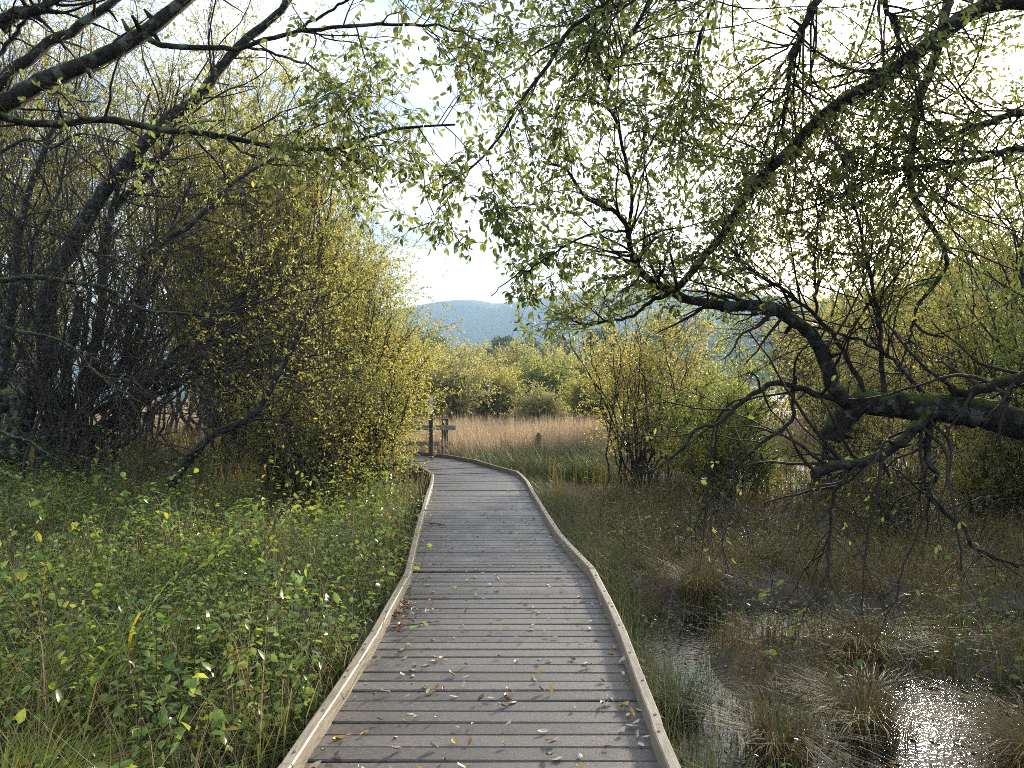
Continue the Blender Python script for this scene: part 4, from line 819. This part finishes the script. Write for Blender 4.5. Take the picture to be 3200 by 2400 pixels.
leafy('nettles', 'green broad-leaved nettles and brambles near the camera on the left bank', 2500, (-5.2, -.9, 1.8, 7), (.3, .8), 13, .060, 'leaf_shade', clump(.9, 2), True, .55)
leafy('brambles', 'green bramble and nettle growth further along the left bank', 4200, (-10, -1.15, 5.5, 13), (.35, .95), 12, .066, 'leaf_shade', clump(.7, 8))
leafy('nettles', 'scattered green nettles among the sedge on the right', 1000, (1.0, 7.5, 2.2, 9.5), (.15, .5), 9, .058, 'leaf_shade', clump(.8, 5), True)
leafy('undergrowth', 'thin twiggy plants with pale glinting leaves beyond the pond on the right', 2600, (1.2, 11, 7.5, 16), (.4, 1.1), 7, .045, 'leaf_green', clump(.5, 1), False, .45)
leafy('undergrowth', 'leafy growth at the foot of the left thicket', 2200, (-13, -1.9, 10.5, 19), (.4, 1.1), 9, .06, 'leaf_green', clump(.5, 6))
# bramble canes arching out of the bank
nb_ = 330; b = scatter(nb_, -7, -1.0, 2.4, 12.5, inview); nb_ = len(b)
P, R = grow(b, np.stack([rng.normal(.25, .5, nb_), rng.normal(-.1, .5, nb_), np.ones(nb_)], -1), rng.uniform(.8, 1.6, nb_), np.full(nb_, .004), 9, .10, -.14)
ok = (P[:, -1, 2] > -.2) & ~on_deck(P[:, :, 0], P[:, :, 1], .06).any(1); P, R = P[ok], R[ok]; lp, lt = along(P, 22, .15); ok = ~on_deck(lp[:, 0], lp[:, 1], .0); lp, lt = lp[ok], lt[ok]
A, Nn = leaf_axes(lt, .15, .9, 1.2); root = thing('bramble_canes', 'arching bramble canes with yellowing leaves over the left bank', 'brambles', (-3, 6, -.3)); root['kind'] = 'stuff'
stuff_part(obj('stems', tube_mesh('stems', [(P, R, 4)]), 'twig', root))
stuff_part(obj('foliage', leaves('foliage', lp, A, Nn, rng.uniform(.035, .085, len(lp)), .62, True, np.clip(rng.random(len(lp))*.7+.35*vnoise(lp[:, 0]*2, lp[:, 1]*2), 0, 1)), 'leaf_shade', root))
grass('long_grass', 'long fresh green grass arching over between the nettles on the left bank', 'grass', 1500, 9, (-8, -.95, 2, 12.5), (.4, .85), (.4, 1.3), .009, 4, .06, lambda x, y: inview(x, y)*sstep(.45, .65, vnoise(x*1.1+4, y*1.1+2)))
grass('tall_grass', 'tall pale seeding grass stalks rising through the nettles on the left bank', 'reed', 420, 5, (-7, -1.0, 2.5, 12.5), (.5, 1.0), (.1, .8), .005, 3, .08, inview)
grass('water_rush', 'thin dark rush stems standing in the marsh water', 'rush', 1700, 8, (.95, 5.5, 2.2, 8.2), (.12, .38), (.05, .5), .004, 3, .06, lambda x, y: inview(x, y)*(gz(x, y) < WATER+.02))
grass('brown_sedge', 'rusty brown sedge leaning over at the edges of the marsh water', 'sedge', 900, 12, (.95, 8, 2.2, 12), (.2, .48), (.4, 1.2), .006, 4, .05, lambda x, y: inview(x, y)*(gz(x, y) > WATER-.02)*sstep(.45, .7, vnoise(x*1.3, y*1.3)))
# dead leaves lying on the mud and water
b = scatter(8000, -5, 7, 1.8, 10, inview); b[:, 2] = np.maximum(b[:, 2]+.03, WATER+.006); nn = len(b); an = rng.uniform(0, 6.283, nn)
A = unit(np.stack([np.cos(an), np.sin(an), rng.normal(0, .15, nn)], -1)); Nn = unit(np.array([0, 0, 1.])+.2*rng.standard_normal((nn, 3)))
tag(obj('leaf_litter', leaves('leaf_litter', b, A, Nn, rng.uniform(.03, .06, nn), .45, False), 'litter'), 'dead leaves lying on the mud and floating on the marsh water', 'leaves', kind='stuff')
# thin dead stems standing in and lying over the marsh
b = scatter(900, -6, 8, 2, 11, inview); n = len(b); d = np.stack([rng.normal(0, .7, n), rng.normal(0, .7, n), np.ones(n)*.8], -1)
P, R = grow(b, d, rng.uniform(.3, .9, n), np.full(n, .0022), 6, .08, -.05)
tag(obj('dead_stems', tube_mesh('dead_stems', [(P, R, 3)]), 'grey_wood'), 'thin pale dead stems standing among the marsh plants', 'stems', kind='stuff')

def tussock(label, x, y, h, n, m='sedge', wid=.006):
    z = max(float(gz(x, y)), WATER)-.03; root = thing('sedge_tussock', label, 'tussock', (x, y, z))
    p = np.stack([x+rng.normal(0, .09, n), y+rng.normal(0, .09, n), np.full(n, z)], -1); az = np.arctan2(p[:, 1]-y, p[:, 0]-x)+rng.normal(0, .5, n)
    tn = np.clip(rng.normal(.55, .25, n), 0, 1)
    stuff_part(obj('blades', blades('blades', p, h*rng.uniform(.6, 1.2, n), rng.uniform(.5, 1.3, n), wid*rng.uniform(.6, 1.3, n), 4, tn, az), m, root))
    q = unit(rng.standard_normal((60, 3))); V = []
    st = spline([(x, y, z-.1), (x, y, z+.06), (x, y, z+.11)], 5)[None]
    obj('root_mound', tube_mesh('root_mound', [(st, np.array([[.16, .17, .14, .1, .04]]), 10, .12)], True), 'mud', root)
for a_ in (('shaggy rusty sedge tussock at the lower right corner, beside the open water', 1.92, 3.05, .42, 700), ('olive sedge tussock between the two brightest glints on the water', 2.05, 4.35, .42, 600),
           ('brown sedge tussock standing in the middle of the water near the kerb', 1.45, 4.1, .38, 520), ('dark sedge tussock at the far side of the open water', 2.6, 5.5, .40, 520),
           ('brown tussock at the right edge of the picture beyond the corner one', 2.75, 3.9, .42, 560), ('shadowed tussock where the marsh water ends beneath the hanging twigs', 1.75, 6.9, .45, 520),
           ('leaning grass tussock against the left kerb near the camera', -1.35, 3.9, .36, 620, 'grass'), ('green and yellow grass tussock in the lower left corner', -2.05, 3.0, .45, 620, 'blade', .008),
           ('rushy tussock beside the right kerb near the camera', 1.02, 4.6, .34, 420, 'rush')):
    tussock(*a_)
# the broad yellow-green blades leaning to the right in the left bank
gc = thing('sweet_grass', 'clump of broad green and yellow-orange grass blades leaning right among the nettles', 'grass clump', (-2.55, 4.6, -.2))
for k in range(46):
    x = -2.65+random.gauss(0, .28); y = 4.5+random.gauss(0, .3); h = random.uniform(.6, 1.05)
    me = blades('blade', np.array([[x, y, float(gz(x, y))]]), np.array([h]), np.array([random.uniform(.5, 1.1)]), np.array([random.uniform(.014, .026)]), 6, np.array([random.random()]), np.array([random.gauss(.15, .5)]))
    obj('blade', me, 'blade', gc)

# ------------------------------------------------------------------ fallen leaves on the boards
KINDS = [('litter_pale', 'pale tan', .60), ('litter_yellow', 'yellow', .17), ('litter_brown', 'dark brown', .12), ('litter_orange', 'orange brown', .10)]
protos = {}
for m_, _, _ in KINDS:
    protos[m_] = []
    for k in range(4):
        me = one_leaf('fallen_leaf', 1., random.uniform(.34, .5), random.choice((-.22, .15, .3, .42))); me.materials.append(M[m_]); protos[m_].append(me)
spots = []
while len(spots) < 640:
    y = 2.3+10*random.random()**1.5; lx = float(np.interp(y, LE[:, 1], LE[:, 0])); rx = float(np.interp(y, RE[:, 1], RE[:, 0])); u_ = random.random()
    f = random.choice((u_, u_, u_**2.2, 1-u_**2.5)); x = lx+.03+f*(rx-lx-.06)
    spots.append((x, y, None))
for k in range(70):      # drifted against the left kerb
    y = random.gauss(5.45, .22); x = float(np.interp(y, LE[:, 1], LE[:, 0]))+abs(random.gauss(.03, .13)); spots.append((x, y, 'pile'))
spots.sort(key=lambda s: s[1])
rest = []; n_pile = n_put = 0
for x, y, w in spots:
    L = random.uniform(.034, .064)
    if w is None and n_put >= 228: rest.append((x, y, L)); continue
    r_ = random.random(); acc = 0
    for m_, cn_, pr in KINDS:
        acc += pr
        if r_ < acc: break
    if w: m_, cn_ = random.choice((('litter_orange', 'orange brown'), ('litter_brown', 'dark brown'), ('litter_pale', 'pale tan')))
    o = bpy.data.objects.new('fallen_leaf', random.choice(protos[m_])); col.objects.link(o)
    o.location = (x, y, .010+(random.uniform(0, .02) if w else 0)); o.rotation_euler = (random.gauss(0, .22), random.gauss(0, .15), random.uniform(0, 6.28)); o.scale = (L,)*3
    if w: tag(o, cn_+' fallen leaf in the drift against the left kerb', 'leaf', cn_+' leaves in the drift against the left kerb')
    else:
        lx = float(np.interp(y, LE[:, 1], LE[:, 0])); rx = float(np.interp(y, RE[:, 1], RE[:, 0])); f = (x-lx)/(rx-lx)
        side = 'beside the left kerb' if f < .22 else 'beside the right kerb' if f > .78 else 'along the middle'
        zone = 'on the nearest boards' if y < 3.7 else 'on the boards before the leaf drift' if y < 5.2 else 'on the boards level with the leaf drift' if y < 5.9 else 'on the boards beyond the leaf drift'
        tag(o, cn_+' fallen leaf lying '+side+', '+zone, 'leaf', cn_+' leaves '+side+' '+zone)
    if not w: n_put += 1
q = np.array(rest); nn = len(q); an = rng.uniform(0, 6.283, nn)
A = unit(np.stack([np.cos(an), np.sin(an), rng.normal(.12, .12, nn)], -1)); Nn = unit(np.array([0, 0, 1.])+.25*rng.standard_normal((nn, 3)))
tag(obj('leaf_litter', leaves('leaf_litter', np.stack([q[:, 0], q[:, 1], np.full(nn, .008)], -1), A, Nn, q[:, 2], .45, True), 'litter'), 'small fallen leaves scattered over the farther boards', 'leaves', kind='stuff')
for lab, pts, r_ in (('dry curved twig hanging over the left kerb into the drift of leaves', [(-1.55, 5.9, .22), (-1.3, 5.7, .14), (-1.1, 5.5, .10), (-.98, 5.3, .03)], .004),
                     ('thin pale stick lying on the boards by the leaf drift', [(-.95, 5.0, .012), (-.75, 5.1, .014), (-.5, 5.22, .012)], .004),
                     ('short dark twig on the boards beside the left rail farther on', [(-1.0, 9.1, .015), (-.9, 9.05, .02), (-.8, 9.0, .012)], .008),
                     ('bent grass stalk lying across the right kerb', [(.98, 7.9, .05), (.7, 7.8, .13), (.5, 7.6, .06)], .003)):
    tag(obj('twig', tube_mesh('twig', [(spline(pts, 12)[None], np.linspace(r_, r_*.5, 12)[None], 5)]), 'twig'), lab, 'twig')

# ------------------------------------------------------------------ air
m, t, o = mat('haze'); pv = N(t, 'ShaderNodeVolumePrincipled'); pv.inputs['Color'].default_value = (.50, .74, 1, 1)
pv.inputs['Density'].default_value = .00044; pv.inputs['Anisotropy'].default_value = .15; K(t, pv.outputs[0], o.inputs['Volume']); M['haze'] = m; m.cycles.volume_sampling = 'DISTANCE'; m.cycles.homogeneous_volume = True
tag(obj('haze', box_mesh('haze', (0, 700, 93), (6400, 6400, 97)), 'haze'), 'thin pale blue autumn haze filling the valley', kind='stuff')
